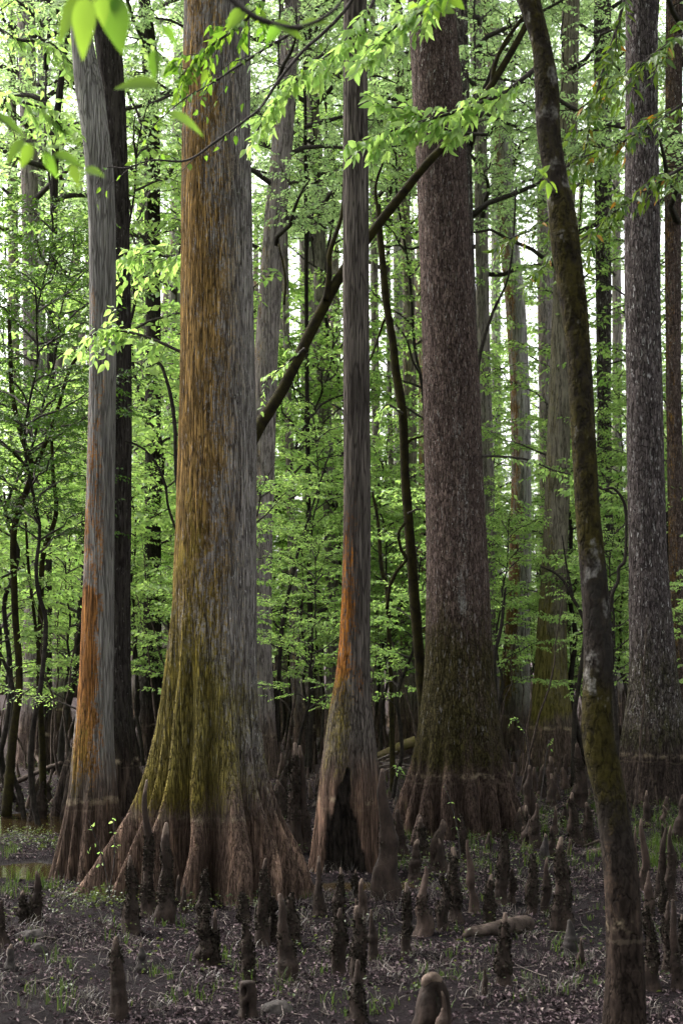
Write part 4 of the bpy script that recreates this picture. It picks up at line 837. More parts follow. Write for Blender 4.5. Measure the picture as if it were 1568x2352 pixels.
leafy_branch('narrow-leaved branch at the top right corner', ptr(13.5, (1640, 30, 8), (1520, 110, 7), (1430, 180, 5), (1330, 250, 3)), 'laurel', .115, 220, .42, 10, drop=.5)
leafy_branch('narrow-leaved branch crossing the white-flecked trunk high up', ptr(14, (1640, 190, 8), (1520, 270, 7), (1420, 330, 5), (1310, 370, 3)), 'laurel', .115, 220, .42, 11, drop=.5)
leafy_branch('narrow-leaved branch hanging straight down right of the crooked tree', ptr(14.5, (1450, -60, 8), (1410, 80, 7), (1370, 210, 5), (1340, 360, 3)), 'laurel', .115, 220, .42, 12, drop=.5)
leafy_branch('narrow-leaved branch drooping left of the crooked mossy tree', ptr(14.5, (1330, 420, 6), (1250, 510, 5), (1190, 540, 4), (1140, 560, 2)), 'laurel', .085, 90, .34, 13, drop=.5)
leafy_branch('big blurred leaves hanging at the upper left, nearest of all', ptr(3.4, (330, -70, 9), (250, -25, 8), (200, -5, 6), (170, -12, 4)), 'near', .08, 0, .1, 14, ntw=1, explicit=[(190, -12, 122, 82, 3.4, 'near'), (198, -6, 186, 122, 3.35, 'near'), (225, -12, 240, 60, 3.45, 'near'), (250, -8, 282, 122, 3.5, 'near'), (270, -18, 255, 30, 3.5, 'near'), (170, -12, 112, 10, 3.4, 'near')])
leafy_branch('blurred leafy twig poking in at the left edge', ptr(3.8, (-60, 215, 6), (30, 300, 5), (110, 350, 4), (200, 392, 3)), 'near', .08, 0, .1, 15, ntw=1, explicit=[(-30, 258, 66, 292, 3.8, 'near'), (55, 320, 12, 366, 3.8, 'near'), (72, 330, 48, 388, 3.8, 'near'), (105, 345, 126, 412, 3.8, 'near'), (125, 355, 192, 380, 3.8, 'near'), (165, 378, 182, 432, 3.75, 'near'), (192, 390, 242, 404, 3.75, 'near'), (100, 345, 150, 330, 3.8, 'near')])
leafy_branch('single blurred hanging leaves between the two left trunks', ptr(4.4, (420, -70, 5), (380, 20, 4), (360, 110, 3), (368, 200, 2), (385, 262, 2)), 'near', .08, 0, .1, 16, ntw=1, explicit=[(358, 115, 352, 182, 4.4, 'near'), (388, 258, 474, 292, 4.4, 'near'), (372, 60, 410, 100, 4.4, 'near'), (366, 200, 262, 198, 4.4, 'near')])
leafy_branch('dark blurred branch arching across the top', ptr(4.8, (470, -60, 14), (540, 5, 14), (600, 45, 13), (690, 62, 11), (770, 20, 8), (810, -50, 6)), 'near', .08, 0, .1, 17, ntw=2, explicit=[(625, 50, 700, 75, 4.8, 'near'), (690, 62, 762, 48, 4.8, 'near'), (640, 55, 610, 100, 4.9, 'near'), (560, 22, 520, 70, 4.8, 'near')])
leafy_branch('few broad dark-green leaves at the top middle', ptr(7.0, (1060, -80, 5), (1020, -20, 4), (990, 20, 3)), 'near', .08, 24, .22, 18, ntw=5, explicit=[(1005, 0, 1000, 48, 7, 'near'), (985, 15, 940, 40, 7, 'near'), (1030, -15, 1066, 22, 7, 'near')])
b_ = leafy_branch('long thin bare twig arching from the top middle down across the broadest cypress', ptr(12, (830, -40, 9), (795, 20, 8), (740, 78, 8), (695, 118, 7), (640, 185, 7), (600, 245, 6), (565, 275, 6), (500, 322, 6), (430, 368, 5), (350, 368, 4), (290, 386, 4), (245, 386, 3), (222, 425, 2)), 'near', .07, 34, .35, 19, ntw=14, group=None)
leafy_branch('thin grey twig crossing the broadest cypress high up', ptr(12.5, (700, 60, 6), (620, 105, 6), (550, 150, 5), (480, 195, 4), (420, 230, 3), (350, 290, 2)), 'near', .075, 40, .4, 20, ntw=10, group=None)
leafy_branch('', ptr(9.75, (1275, 440, 5), (1258, 415, 4), (1240, 395, 2)), 'near', .08, 0, .08, 21, parent=tree0, pbase=np.array(tree0.location), ntw=1, explicit=[(1255, 412, 1232, 385, 9.75, 'near'), (1255, 415, 1235, 440, 9.75, 'near'), (1260, 418, 1282, 440, 9.75, 'near'), (1258, 420, 1262, 452, 9.7, 'near'), (1245, 398, 1262, 378, 9.75, 'near')])
leafy_branch('', ptr(20.3, (700, 800, 7), (670, 825, 5), (640, 850, 4), (600, 885, 2)), 'spring', .09, 60, .4, 22, parent=leanT, pbase=np.array(leanT.location))
leafy_branch('', ptr(22.8, (925, 950, 7), (890, 930, 5), (870, 950, 3)), 'spring', .09, 40, .4, 23, parent=darkT, pbase=np.array(darkT.location))
leafy_branch('', ptr(22.8, (935, 1180, 6), (965, 1170, 4), (1000, 1200, 3)), 'spring', .09, 30, .35, 24, parent=darkT, pbase=np.array(darkT.location))
leafy_branch('feathery fresh twig reaching in low at the left edge', ptr(20, (176, 1628, 5), (110, 1603, 4), (50, 1595, 3), (-20, 1575, 2)), 'fine', .05, 190, .28, 25, ntw=24, drop=.1)
leafy_branch('thin dark branch arching out from the right of the stout reddish tree', ptr(22.2, (1105, 1048, 7), (1140, 1048, 6), (1210, 1056, 5), (1270, 1080, 4), (1310, 1090, 3)), 'spring', .085, 70, .5, 26)
for k, (x, y, x2, y2, d, nl, lab) in enumerate([(1228, 1728, 1165, 1645, 24, 22, 'frail seedling with pale leaves before the orange-tinged grey trunk'), (1235, 1735, 1262, 1700, 25, 9, 'small seedling with drooping leaves left of the olive mossy trunk'), (255, 2070, 205, 1885, 16.2, 12, 'thin bare seedling with a few leaves before the left roots'), (248, 2060, 262, 1880, 16.4, 8, 'second thin seedling just right of the bare one before the left roots'), (905, 1800, 912, 1760, 26, 9, 'bright broad-leaved seedling between the hollow cypress and the stout reddish tree'), (1060, 1990, 1020, 1800, 18.5, 8, 'thin bare seedling left of the stout reddish tree\'s foot')]):
    leafy_branch(lab, ptr(d, (x, HORIZON + FH / d + 4, 3), ((x + x2) / 2 + 8, (y + y2) / 2, 2.5), (x2, y2, 1.5)), 'spring', .05 if k != 4 else .09, nl, .22, 60 + k, group='frail seedlings', ntw=4, start=.5, name='seedling')

# ------------------------------------------------------------------ cypress knees
KB = {}
def knee(zone, xt, zt, xb, zb, wb, label, style='scaly', tip=1, wm=None, wig=0.0, scale_rng=(0.25, 0.92), name='cypress_knee', back=0.0):
    """measured in one of three picture windows; xt,zt top; xb,zb foot; wb foot width"""
    ox, oy, k = {5: (0, 1551.7, .34375), 6: (506.3, 1551.7, .34375), 7: (1029.0, 1551.7, .34375)}[zone]
    wb = wb * 1.1; wm = wm * 1.06 if wm else wm; yb = oy + k * zb; d = dep(yb); sc = d / FPX
    x0 = (ox + k * xb - 784) * sc; x1 = (ox + k * xt - 784) * sc; rb = k * wb / 2 * sc
    seed = int(xt * 13 + zt * 7) % 9973; rs = np.random.RandomState(seed)
    d = d + rb * 0.8 + back; z0 = g1(x0, d) - 0.06; zt_ = CAM_H - (oy + k * zt - HORIZON) / FPX * d; h = zt_ - z0
    nr, nc = 34, 18
    t = np.linspace(0, 1, nr)
    mid = (wm / wb) if wm else 0.60
    # width profile: foot flare, body, narrowing to a blunt tip
    prof = np.interp(t, [0, .06, .2, .5, .78, .92, 1.0], [1.08, .96, .5 * (1 + mid) * .98, mid, mid * .60, mid * .40, mid * .20])
    prof = np.convolve(np.pad(prof, 2, mode='edge'), np.ones(5) / 5, 'valid')
    r = rb * prof * (1 + .24 * (vnoise(np.stack([t * 6, t * 0 + seed * .37, t * 0], 1)) - .5) * 2) * (1 + .10 * (vnoise(np.stack([t * 15, t * 0 + seed * .71, t * 0], 1)) - .5) * 2)
    tw = rs.rand() * 6; wx = wig * rb * np.sin(t * 9 + tw) * t; wy = wig * rb * np.cos(t * 7 + tw) * t
    lx = x0 + (x1 - x0) * (t ** 1.3) + wx + rb * .6 * (vnoise(np.stack([t * 4.5, t * 0 + seed * .13, t * 0 + 9], 1)) - .5) * np.minimum(t * 4, 1) * (1 - t) ** .5 * 1.2
    cen = np.stack([lx, d + wy, z0 + h * t], 1)
    th = np.linspace(0, 2 * math.pi, nc, endpoint=False)
    lob = 1 + .10 * np.sin(3 * th + tw)[None, :] * (1 - t[:, None]) + .06 * np.sin(5 * th + 2 * tw)[None, :] * (1 - t[:, None])
    co = cen[:, None, :] + (r[:, None] * lob)[..., None] * np.stack([np.cos(th), np.sin(th), 0 * th], 1)[None]
    nz = fbm(co.reshape(-1, 3) * 9 + seed, 3).reshape(nr, nc) - .5
    co = cen[:, None, :] + (r[:, None] * lob * (1 + nz * .42))[..., None] * np.stack([np.cos(th), np.sin(th), 0 * th], 1)[None]
    base = np.array([x0, d, z0])
    root = thing(name, base, label, 'knee', 'cypress knees standing in the mud')
    split = nr - (4 if tip else 1); pal = (.35 + .65 * rs.rand()) if tip else .2
    def part(i0, i1, mat, nm, closed):
        v = co[i0:i1].reshape(-1, 3); n = i1 - i0
        i = np.arange(n - 1)[:, None] * nc; j = np.arange(nc)[None, :]; j2 = (j + 1) % nc
        q = np.stack([i + j, i + j2, i + nc + j2, i + nc + j], -1).reshape(-1, 4); f = [q]
        if closed:
            top = cen[i1 - 1] + np.array([0, 0, r[i1 - 1] * .7]); rimv = v[-nc:]; ring = cen[i1 - 1] + (rimv - cen[i1 - 1]) * .62 + np.array([0, 0, r[i1 - 1] * .5])
            m0 = len(v); v = np.vstack([v, ring, [top]])
            a = np.arange(nc); b = (a + 1) % nc; l = (n - 1) * nc
            f = [np.vstack([q, np.stack([l + a, l + b, m0 + b, m0 + a], 1)]), np.stack([m0 + a, m0 + b, np.full(nc, m0 + nc)], 1)]
        tv = np.clip((v[:, 2] - z0) / h, 0, 1); mask = np.zeros((len(v), 4)); mask[:, 0] = sst(.76, 1.0, tv) * pal
        return obj(nm, mesh(nm, v - base, f, mat, masks=mask), root)
    bm = {'scaly': 'knee', 'brown': 'knee', 'red': 'knee_red', 'grey': 'knee_grey'}[style]
    part(0, split + (1 if tip else 0), M[bm], 'knee_body', not tip)
    if tip:
        fat = 1.0 + .08 * np.sin(np.linspace(0, math.pi, nr - split)); c2 = cen[split:, None, :]
        co[split:] = c2 + (co[split:] - c2) * fat[:, None, None] * 1.02
        part(split, nr, M[bm], 'tip', True)
    if style == 'scaly' or (scale_rng and style != 'grey'):
        lo, hi = scale_rng; nf = int((900 if style == 'scaly' else 260) * (0.5 + h) * (0.6 + rb * 3)); nf = min(nf, 2200)
        tt = lo + (hi - lo) * rs.rand(nf); aa = rs.rand(nf) * 6.283
        dens = vnoise(np.stack([tt * 6, np.cos(aa) * 1.5 + seed, np.sin(aa) * 1.5], 1)); k_ = dens > (.36 if style == 'scaly' else .5); tt, aa = tt[k_], aa[k_]
        i = tt * (nr - 1); i0 = np.minimum(nr - 2, i.astype(int)); j0 = (aa / 6.2832 * nc).astype(int) % nc
        p = co[i0, j0] + (co[i0 + 1, j0] - co[i0, j0]) * (i - i0)[:, None]; c = cen[i0]
        a_ = np.arctan2(p[:, 1] - c[:, 1], p[:, 0] - c[:, 0]) + rs.randn(len(p)) * .12
        out = np.stack([np.cos(a_), np.sin(a_), 0 * a_], 1); rad = np.hypot(p[:, 0] - c[:, 0], p[:, 1] - c[:, 1])
        p = np.stack([c[:, 0], c[:, 1], p[:, 2]], 1) + out * (rad * .97)[:, None]
        sz = .008 + .015 * rs.rand(len(p)) ** 1.5; ax = out * .55 + rs.randn(len(p), 3) * .4; ax[:, 2] += rs.choice([-.9, -.5, .3], len(p))
        lv, lt = leaf_arrays(p, ax, np.array([0, 0, 1.0]) + rs.randn(len(p), 3) * .5, sz * 1.25, sz * 1.5, .3, .1)
        s = obj('liverwort_scales', mesh('liverwort_scales', lv - base, lt, M['scales'], False), root); s['kind'] = 'stuff'
    return root
K = [
 (5, 975, 700, 990, 1640, 118, 'tall twisted knee with bare knotted top leaning on the broadest cypress', 'scaly', 1, 66, .35, (.15, .62)),
 (5, 1098, 988, 1100, 1690, 150, 'thick shaggy knee with curled pale tip beside the twisted knee', 'scaly', 1, 92, .18, (.2, .8)),
 (5, 862, 1205, 880, 1755, 122, 'shaggy cone-shaped knee with pale tip before the left roots of the broadest cypress', 'scaly', 1, 72, 0, (.25, .88)),
 (5, 1192, 1335, 1190, 1560, 62, 'smooth slim knee touching the front roots of the broadest cypress', 'brown', 1, 40, 0, None),
 (5, 1230, 1400, 1228, 1585, 54, 'short smooth knee next to the slim one by the front roots', 'brown', 1, 38, 0, None),
 (5, 1376, 1290, 1355, 1640, 118, 'shaggy pointed knee in front of the broadest cypress, behind a double knee', 'scaly', 0, 74, .1, (.1, 1)),
 (5, 1368, 1530, 1378, 1955, 110, 'shaggy thick knee, left half of the double knee', 'scaly', 0, 84, .1, (.2, 1)),
 (5, 1436, 1570, 1438, 1950, 74, 'slim knee with bare tip, right half of the double knee', 'scaly', 1, 50, 0, (.2, .7)),
 (5, 765, 1752, 775, 2312, 168, 'tall smooth rounded knee in the near left foreground', 'brown', 1, 118, 0, (.6, .9)),
 (5, 938, 1785, 950, 2005, 80, 'short pale-tipped knee just right of the tall rounded foreground knee', 'grey', 1, 60, 0, None),
 (5, 246, 1310, 240, 1705, 84, 'shaggy knee with pale tip standing by the left puddle', 'scaly', 1, 64, .12, (.1, .85)),
 (5, 148, 1440, 155, 1705, 86, 'blunter shaggy knee left of the one by the puddle', 'scaly', 1, 64, 0, (.1, .85)),
 (5, 2, 1500, 5, 1860, 92, 'dark knee cut off by the left edge', 'brown', 0, 70, 0, (.3, .9)),
 (5, 68, 1800, 66, 1995, 92, 'stubby grey knee near the left edge', 'grey', 1, 66, 0, None),
 (5, 398, 1640, 400, 1712, 56, 'tiny knee stub left of the cone-shaped knee', 'grey', 1, 40, 0, None),
 (5, 782, 570, 785, 780, 50, 'small knee in the gap between the orange-streaked and the broadest cypress', 'brown', 1, 34, 0, (.3, .8)),
 (5, 935, 335, 935, 470, 26, 'far thin pale knee, left of a pair behind the broadest cypress', 'red', 1, 18, 0, None),
 (5, 951, 312, 953, 470, 28, 'far thin pale knee, right of a pair behind the broadest cypress', 'red', 1, 18, 0, None),
 (5, 35, 650, 45, 930, 90, 'dark shaggy knee at the foot of the S-shaped stem', 'scaly', 0, 70, .1, (.1, 1)),
 (5, 205, 690, 215, 960, 70, 'dark shaggy knee under the pale fallen pole', 'scaly', 0, 54, .1, (.1, 1)),
 (5, 275, 710, 285, 940, 80, 'dark shaggy knee beside the foot of the black trunk', 'scaly', 0, 60, .1, (.1, 1)),
 (5, 130, 740, 128, 900, 60, 'small dark shaggy knee behind the left puddles', 'scaly', 0, 44, .1, (.1, 1)),
 (6, 303, 1225, 278, 1815, 108, 'tall shaggy knee against the right roots of the broadest cypress', 'scaly', 1, 76, .1, (.25, .9)),
 (6, 150, 1450, 152, 1660, 88, 'ragged short knee behind the slender stacked knee', 'scaly', 0, 72, .12, (.1, 1)),
 (6, 170, 1640, 185, 2060, 96, 'slender ragged knee growing above a holed stump', 'scaly', 0, 78, .14, (.2, 1)),
 (6, 345, 1470, 345, 1795, 80, 'shaggy knee wedged between two taller ones', 'scaly', 0, 64, 0, (.1, 1)),
 (6, 395, 1465, 448, 2050, 186, 'smooth broad cone knee with pale tip in the centre foreground', 'brown', 1, 112, 0, (.3, .62)),
 (6, 470, 1450, 480, 1805, 112, 'wide shaggy knee right behind the smooth cone knee', 'scaly', 0, 88, .1, (.1, 1)),
 (6, 652, 1210, 668, 1620, 104, 'brown knee with pale thumb-like tip beyond the right roots of the broadest cypress', 'brown', 1, 62, .1, (.1, .75)),
 (6, 802, 1285, 792, 1690, 100, 'shaggy pointed knee in front of the burnt hollow', 'scaly', 1, 66, 0, (.1, .9)),
 (6, 902, 1300, 902, 1500, 54, 'small dark knee inside the shadow of the burnt hollow', 'scaly', 1, 42, 0, (.1, .9)),
 (6, 940, 1360, 950, 1650, 74, 'reddish knobbly knee to the right of the burnt hollow', 'red', 1, 58, .2, None),
 (6, 905, 1490, 905, 1640, 44, 'little pale-tipped knee at the foot of the reddish knobbly one', 'red', 1, 30, 0, None),
 (6, 798, 1560, 800, 2030, 132, 'shaggy brown knee, left of a close trio', 'scaly', 1, 84, .1, (.3, .9)),
 (6, 917, 1545, 930, 2090, 142, 'tallest knee of the close trio, brown tip and scaly belly', 'scaly', 1, 92, .08, (.2, .85)),
 (6, 1006, 1565, 1016, 1910, 80, 'dark smooth knee, right of the close trio', 'brown', 1, 56, 0, None),
 (6, 910, 1905, 915, 2345, 108, 'knee with egg-shaped tan tip at the bottom centre', 'scaly', 1, 82, .12, (.1, .72)),
 (6, 1242, 1385, 1250, 1888, 106, 'dark upright knee right of the big tall knee', 'scaly', 1, 62, 0, (.3, .9)),
 (6, 1356, 1285, 1365, 1725, 138, 'knee with twisted pale knuckled top', 'red', 1, 84, .35, (.35, .65)),
 (6, 1080, 630, 1112, 1525, 224, 'great tall knee with hooked tip beside the burnt-hollow cypress', 'brown', 1, 118, .12, (.12, .62)),
 (6, 490, 455, 500, 1185, 130, 'twin-peaked knee left of the hollow cypress, its mossy peak', 'scaly', 1, 78, .1, (.3, .9)),
 (6, 535, 470, 552, 1180, 120, 'twin-peaked knee left of the hollow cypress, its smooth peak', 'brown', 1, 66, .1, (.1, .5)),
 (6, 440, 600, 400, 890, 92, 'dark knee leaning right behind the twin-peaked knee', 'scaly', 0, 60, .1, (.1, 1)),
 (6, 1305, 1030, 1305, 1110, 56, 'round-headed stubby knee before the stout reddish tree', 'grey', 1, 48, 0, None),
 (6, 1460, 1090, 1470, 1340, 76, 'smooth knee in the grass before the stout reddish tree', 'brown', 1, 48, 0, None),
 (6, 1545, 1150, 1548, 1510, 84, 'scaly knee just right of the smooth one in the grass', 'scaly', 1, 58, .1, (.2, .9)),
 (6, 1485, 1330, 1500, 1700, 104, 'forked ragged knee between the twisted pale-topped one and the slender reddish one', 'scaly', 0, 70, .3, (.2, 1)),
 (6, 1487, 2110, 1495, 2420, 70, 'knobbly tan knee at the bottom edge before the arched stump', 'red', 1, 46, .25, None),
 (6, 1480, 2230, 1485, 2460, 100, 'pale bulbous knee cut by the bottom edge', 'red', 1, 86, .1, None),
 (7, 132, 1100, 170, 1595, 76, 'slender reddish knee with pale hooked tip among the right-hand knees', 'red', 1, 48, .1, None),
 (7, 32, 1150, 65, 1650, 126, 'dark broad-footed knee left of the slender reddish one', 'scaly', 1, 70, .1, (.25, .9)),
 (7, 92, 930, 92, 1260, 64, 'ragged black knee before the right roots of the stout reddish tree', 'scaly', 0, 52, .1, (.1, 1)),
 (7, 278, 905, 280, 1040, 50, 'left of two short ragged knees on the stout reddish tree\'s roots', 'scaly', 0, 44, .1, (.1, 1)),
 (7, 336, 905, 342, 1040, 60, 'right of two short ragged knees on the stout reddish tree\'s roots', 'scaly', 0, 50, .1, (.1, 1)),
 (7, 272, 1050, 272, 1180, 54, 'small smooth knee below two short ragged ones', 'brown', 1, 40, 0, None),
 (7, 378, 1045, 365, 1530, 104, 'tall ragged-headed knee with a bare dark foot', 'scaly', 0, 82, .14, (.4, 1)),
 (7, 288, 1330, 272, 1650, 96, 'scaly short knee between the slender reddish and the ragged-headed one', 'scaly', 1, 72, .1, (.1, .9)),
 (7, 428, 1290, 432, 1520, 68, 'smooth short knee at the right foot of the ragged-headed one', 'brown', 1, 46, 0, (.5, .9)),
 (7, 560, 1195, 562, 1605, 92, 'thick black shaggy knee left of the largest shaggy knee', 'scaly', 0, 76, .12, (.25, 1)),
 (7, 652, 1060, 655, 1260, 64, 'plain knee with blunt tip behind the black shaggy one', 'grey', 1, 52, 0, None),
 (7, 762, 1085, 765, 1690, 152, 'largest shaggy knee right of centre, pale knobs on top', 'scaly', 1, 112, .12, (.15, .9)),
 (7, 662, 1215, 655, 1570, 76, 'narrow knee with cream tip joined to the largest shaggy knee', 'brown', 1, 50, .1, (.3, .7)),
 (7, 816, 1095, 814, 1240, 40, 'tiny pale knee peeping out right of the largest shaggy knee', 'red', 1, 26, .1, None),
 (7, 832, 785, 848, 1180, 90, 'scaly knee left of the crooked mossy tree, upper row', 'scaly', 1, 64, .1, (.1, .9)),
 (7, 932, 850, 945, 1155, 88, 'scaly knee pressed against the crooked mossy tree', 'scaly', 1, 66, .1, (.1, .9)),
 (7, 716, 875, 716, 1100, 52, 'slender reddish knee in the grass, upper right cluster', 'red', 1, 32, .1, None),
 (7, 546, 605, 550, 1005, 120, 'broad smooth knee right of the stout reddish tree', 'brown', 1, 78, .1, None),
 (7, 562, 755, 574, 1070, 80, 'narrow knee in front of the broad smooth one', 'brown', 1, 52, 0, None),
 (7, 692, 660, 700, 910, 96, 'cone-shaped grey knee behind the slender reddish one in the grass', 'brown', 1, 52, 0, None),
 (7, 766, 615, 768, 720, 48, 'far small knee left of a smaller twin, beneath the olive mossy trunk', 'brown', 1, 30, 0, None),
 (7, 760, 540, 760, 640, 36, 'far small pale-tipped knee directly under the olive mossy trunk', 'brown', 1, 24, 0, None),
 (7, 714, 620, 714, 730, 40, 'far small knee beside the foot of the olive mossy trunk', 'brown', 1, 28, 0, None),
 (7, 550, 550, 550, 640, 34, 'far little knee below the orange-tinged grey trunk', 'brown', 1, 24, 0, None),
 (7, 505, 565, 508, 650, 44, 'far squat knee left of the olive mossy trunk\'s foot', 'scaly', 0, 34, 0, (.1, 1)),
 (7, 432, 425, 436, 560, 40, 'far thin knee at the foot of the orange-tinged grey trunk', 'brown', 1, 22, 0, None),
 (7, 398, 450, 400, 580, 34, 'far thin knee at the left foot of the orange-tinged grey trunk', 'brown', 1, 20, 0, None),
 (7, 872, 455, 880, 900, 116, 'large dark knee half hidden by the crooked mossy tree', 'scaly', 1, 76, .1, (.15, .8)),
 (7, 152, 720, 158, 1010, 80, 'knee with mossy top standing against the stout reddish tree', 'brown', 1, 54, .1, (.5, .9)),
 (7, 382, 1590, 375, 2125, 140, 'tall scaly knee before the fallen log piece', 'scaly', 1, 86, .05, (.25, .88)),
 (7, 243, 1950, 246, 2180, 56, 'small dark knee left of the tall scaly foreground one', 'brown', 0, 42, 0, None),
 (7, 893, 1750, 890, 1990, 60, 'small knee with pale tip left of the crooked tree\'s foot', 'brown', 1, 44, 0, None),
 (7, 812, 1630, 835, 1905, 112, 'weathered grey slab-like stump knee', 'grey', 0, 92, 0, None),
 (7, 1297, 960, 1330, 1440, 104, 'reddish tall knee right of the crooked tree with pinkish tip', 'red', 1, 58, .12, (.1, .35)),
 (7, 1250, 1010, 1258, 1400, 54, 'thin pale-topped knee hugging the right side of the crooked tree', 'red', 1, 34, .1, (.2, .7)),
 (7, 1326, 770, 1330, 1040, 72, 'knee before the white-flecked trunk', 'brown', 1, 44, .1, None),
 (7, 1228, 755, 1228, 910, 44, 'far slim knee between the crooked tree and the white-flecked trunk', 'brown', 1, 26, 0, None),
 (7, 1456, 1020, 1425, 1500, 110, 'left peak of the double pale-knobbed knee at the right edge', 'brown', 1, 62, .2, (.2, .7)),
 (7, 1492, 1005, 1500, 1510, 110, 'right peak of the double pale-knobbed knee at the right edge', 'brown', 1, 62, .2, (.2, .7)),
 (7, 1580, 800, 1570, 1130, 150, 'broad cone knee cut by the right edge', 'brown', 1, 96, 0, None),
 (7, 1340, 1310, 1352, 1630, 86, 'bumpy brown knee in front of the reddish tall one', 'red', 1, 58, .1, (.1, .5)),
 (7, 1328, 1540, 1385, 2130, 124, 'black shaggy-headed knee right of the crooked tree\'s foot', 'scaly', 0, 84, .05, (.35, 1)),
 (7, 1470, 1510, 1480, 2010, 84, 'pale-tipped knee, left of two at the lower right edge', 'scaly', 1, 56, .1, (.2, .85)),
 (7, 1506, 1500, 1535, 2140, 110, 'smooth-topped tall knee, right of two at the lower right edge', 'brown', 1, 66, .05, (.2, .5)),
 (7, 1436, 1370, 1436, 1600, 56, 'small ragged knee beneath the double pale-knobbed knee', 'scaly', 0, 44, .1, (.1, 1)),
 (7, 1560, 1600, 1568, 1900, 60, 'narrow knee cut by the lower right edge', 'scaly', 1, 44, .1, (.2, .9)),
]
for row in K:
    zone, xt, zt, xb, zb, wb, label, style, tp, wm, wig, sr = row
    knee(zone, xt, zt, xb, zb, wb, label, style, tp, wm, wig, sr)

rk = np.random.RandomState(88)
SPOTS = sorted([(rk.uniform(1180, 1560), rk.uniform(1700, 1990)) for _ in range(26)] + [(rk.uniform(900, 1180), rk.uniform(1960, 2030)) for _ in range(6)] + [(rk.uniform(620, 740), rk.uniform(1700, 1900)) for _ in range(6)] + [(rk.uniform(5, 120), rk.uniform(1700, 1850)) for _ in range(8)])
for (x, y) in SPOTS:
    if 1330 < x < 1470 and y > 1900: x -= 150
    hpx = (y - HORIZON) * rk.uniform(.12, .26); w = hpx * rk.uniform(.34, .5); zx = (x - 506.3) / .34375; zy = (y - 1551.7) / .34375
    knee(6, zx + rk.randn() * 10, zy - hpx / .34375, zx, zy, w / .34375, place_label('small dark knee', x), rk.choice(['brown', 'brown', 'scaly', 'red']), 1, None, rk.rand() * .25, (.2, .8))

# ------------------------------------------------------------------ stumps, logs, sticks
def lump(name, label, cat, x, yb, w, h, dd, mat, seed, group=None, sq=2.2):
    d = dep(yb); X_ = (x - 784) / FPX * d; W_ = w / FPX * d / 2; H_ = h / FPX * d; z0 = g1(X_, d)
    th = np.linspace(0, 6.2832, 40, endpoint=False); ph = np.linspace(-.25, math.pi / 2, 14)
    cp, sp = np.cos(ph)[:, None] ** .7, np.sin(ph)[:, None]
    co = np.stack([W_ * cp * np.cos(th)[None], W_ * dd * cp * np.sin(th)[None], H_ * sp + 0 * th[None]], -1)
    n = fbm(co.reshape(-1, 3) * (2.2 / W_) + seed, 4).reshape(co.shape[:2]) - .5; co = co * (1 + n * .55)[..., None]
    i = np.arange(13)[:, None] * 40; j = np.arange(40)[None]; j2 = (j + 1) % 40
    q = np.stack([i + j, i + j2, i + 40 + j2, i + 40 + j], -1).reshape(-1, 4)
    return tag(obj(name, mesh(name, co.reshape(-1, 3), q, mat), loc=(X_, d + W_ * dd * .6, z0)), label, cat, group)
lump('root_hump', 'low mossy root hump in the mud at the left', 'root', 70, 2172, 66, 20, .7, M['knee_grey'], 1)
lump('root_hump', 'rounded mud-covered root hump below the smooth cone knee', 'root', 636, 2330, 84, 30, .7, M['knee_grey'], 2)
lump('root_hump', 'small root hump below the stubby grey knee at the left', 'root', 88, 2198, 40, 22, .7, M['knee_grey'], 3)
# holed stump under the slender knee
def holed_stump():
    yb = 1551.7 + .34375 * 2312; d = dep(yb); s = d / FPX; xc = 506.3 + .34375 * 178; X_ = (xc - 784) * s; z0 = g1(X_, d) - .05
    h = .34375 * 300 * s; rb = .34375 * 82 * s; nr, nc = 30, 36; t = np.linspace(0, 1, nr)[:, None]; th = np.linspace(0, 6.2832, nc, endpoint=False)[None]
    r = rb * np.interp(t, [0, .15, .45, .8, 1], [1.15, .92, .66, .7, .62]) * (1 + .18 * np.sin(3 * th + 1) * (1 - t))
    co = np.stack([r * np.cos(th), r * np.sin(th), h * t + 0 * th], -1); nz = fbm(co.reshape(-1, 3) * 11 + 4, 3).reshape(nr, nc) - .5; co[..., :2] *= (1 + nz * .5)[..., None]
    hole = np.exp(-(((th - 4.71) / .42) ** 2 + ((t - .34) / .24) ** 2) ** 2); hole2 = np.exp(-(((th - 4.3) / .28) ** 2 + ((t - .8) / .1) ** 2) ** 2)
    co[..., :2] *= (1 - .75 * np.maximum(hole, hole2))[..., None]
    i = np.arange(nr - 1)[:, None] * nc; j = np.arange(nc)[None]; j2 = (j + 1) % nc; q = np.stack([i + j, i + j2, i + nc + j2, i + nc + j], -1).reshape(-1, 4)
    v = np.vstack([co.reshape(-1, 3), [[0, 0, h * 1.02]]]); tt = np.array([[(nr - 1) * nc + k, (nr - 1) * nc + (k + 1) % nc, nr * nc] for k in range(nc)])
    fm = (np.maximum(hole, hole2).ravel()[q] > .3).all(1)
    root = thing('hollow_stump', (X_, d + rb, z0), 'dark stump with a hole through its foot below the slender ragged knee', 'stump')
    obj('stump_body', mesh('stump_body', v, [q[~fm], tt], M['knee']), root); obj('hole', mesh('hole', v, [q[fm]], M['char_and_dark']), root)  # dented hole faces coloured near-black
holed_stump()
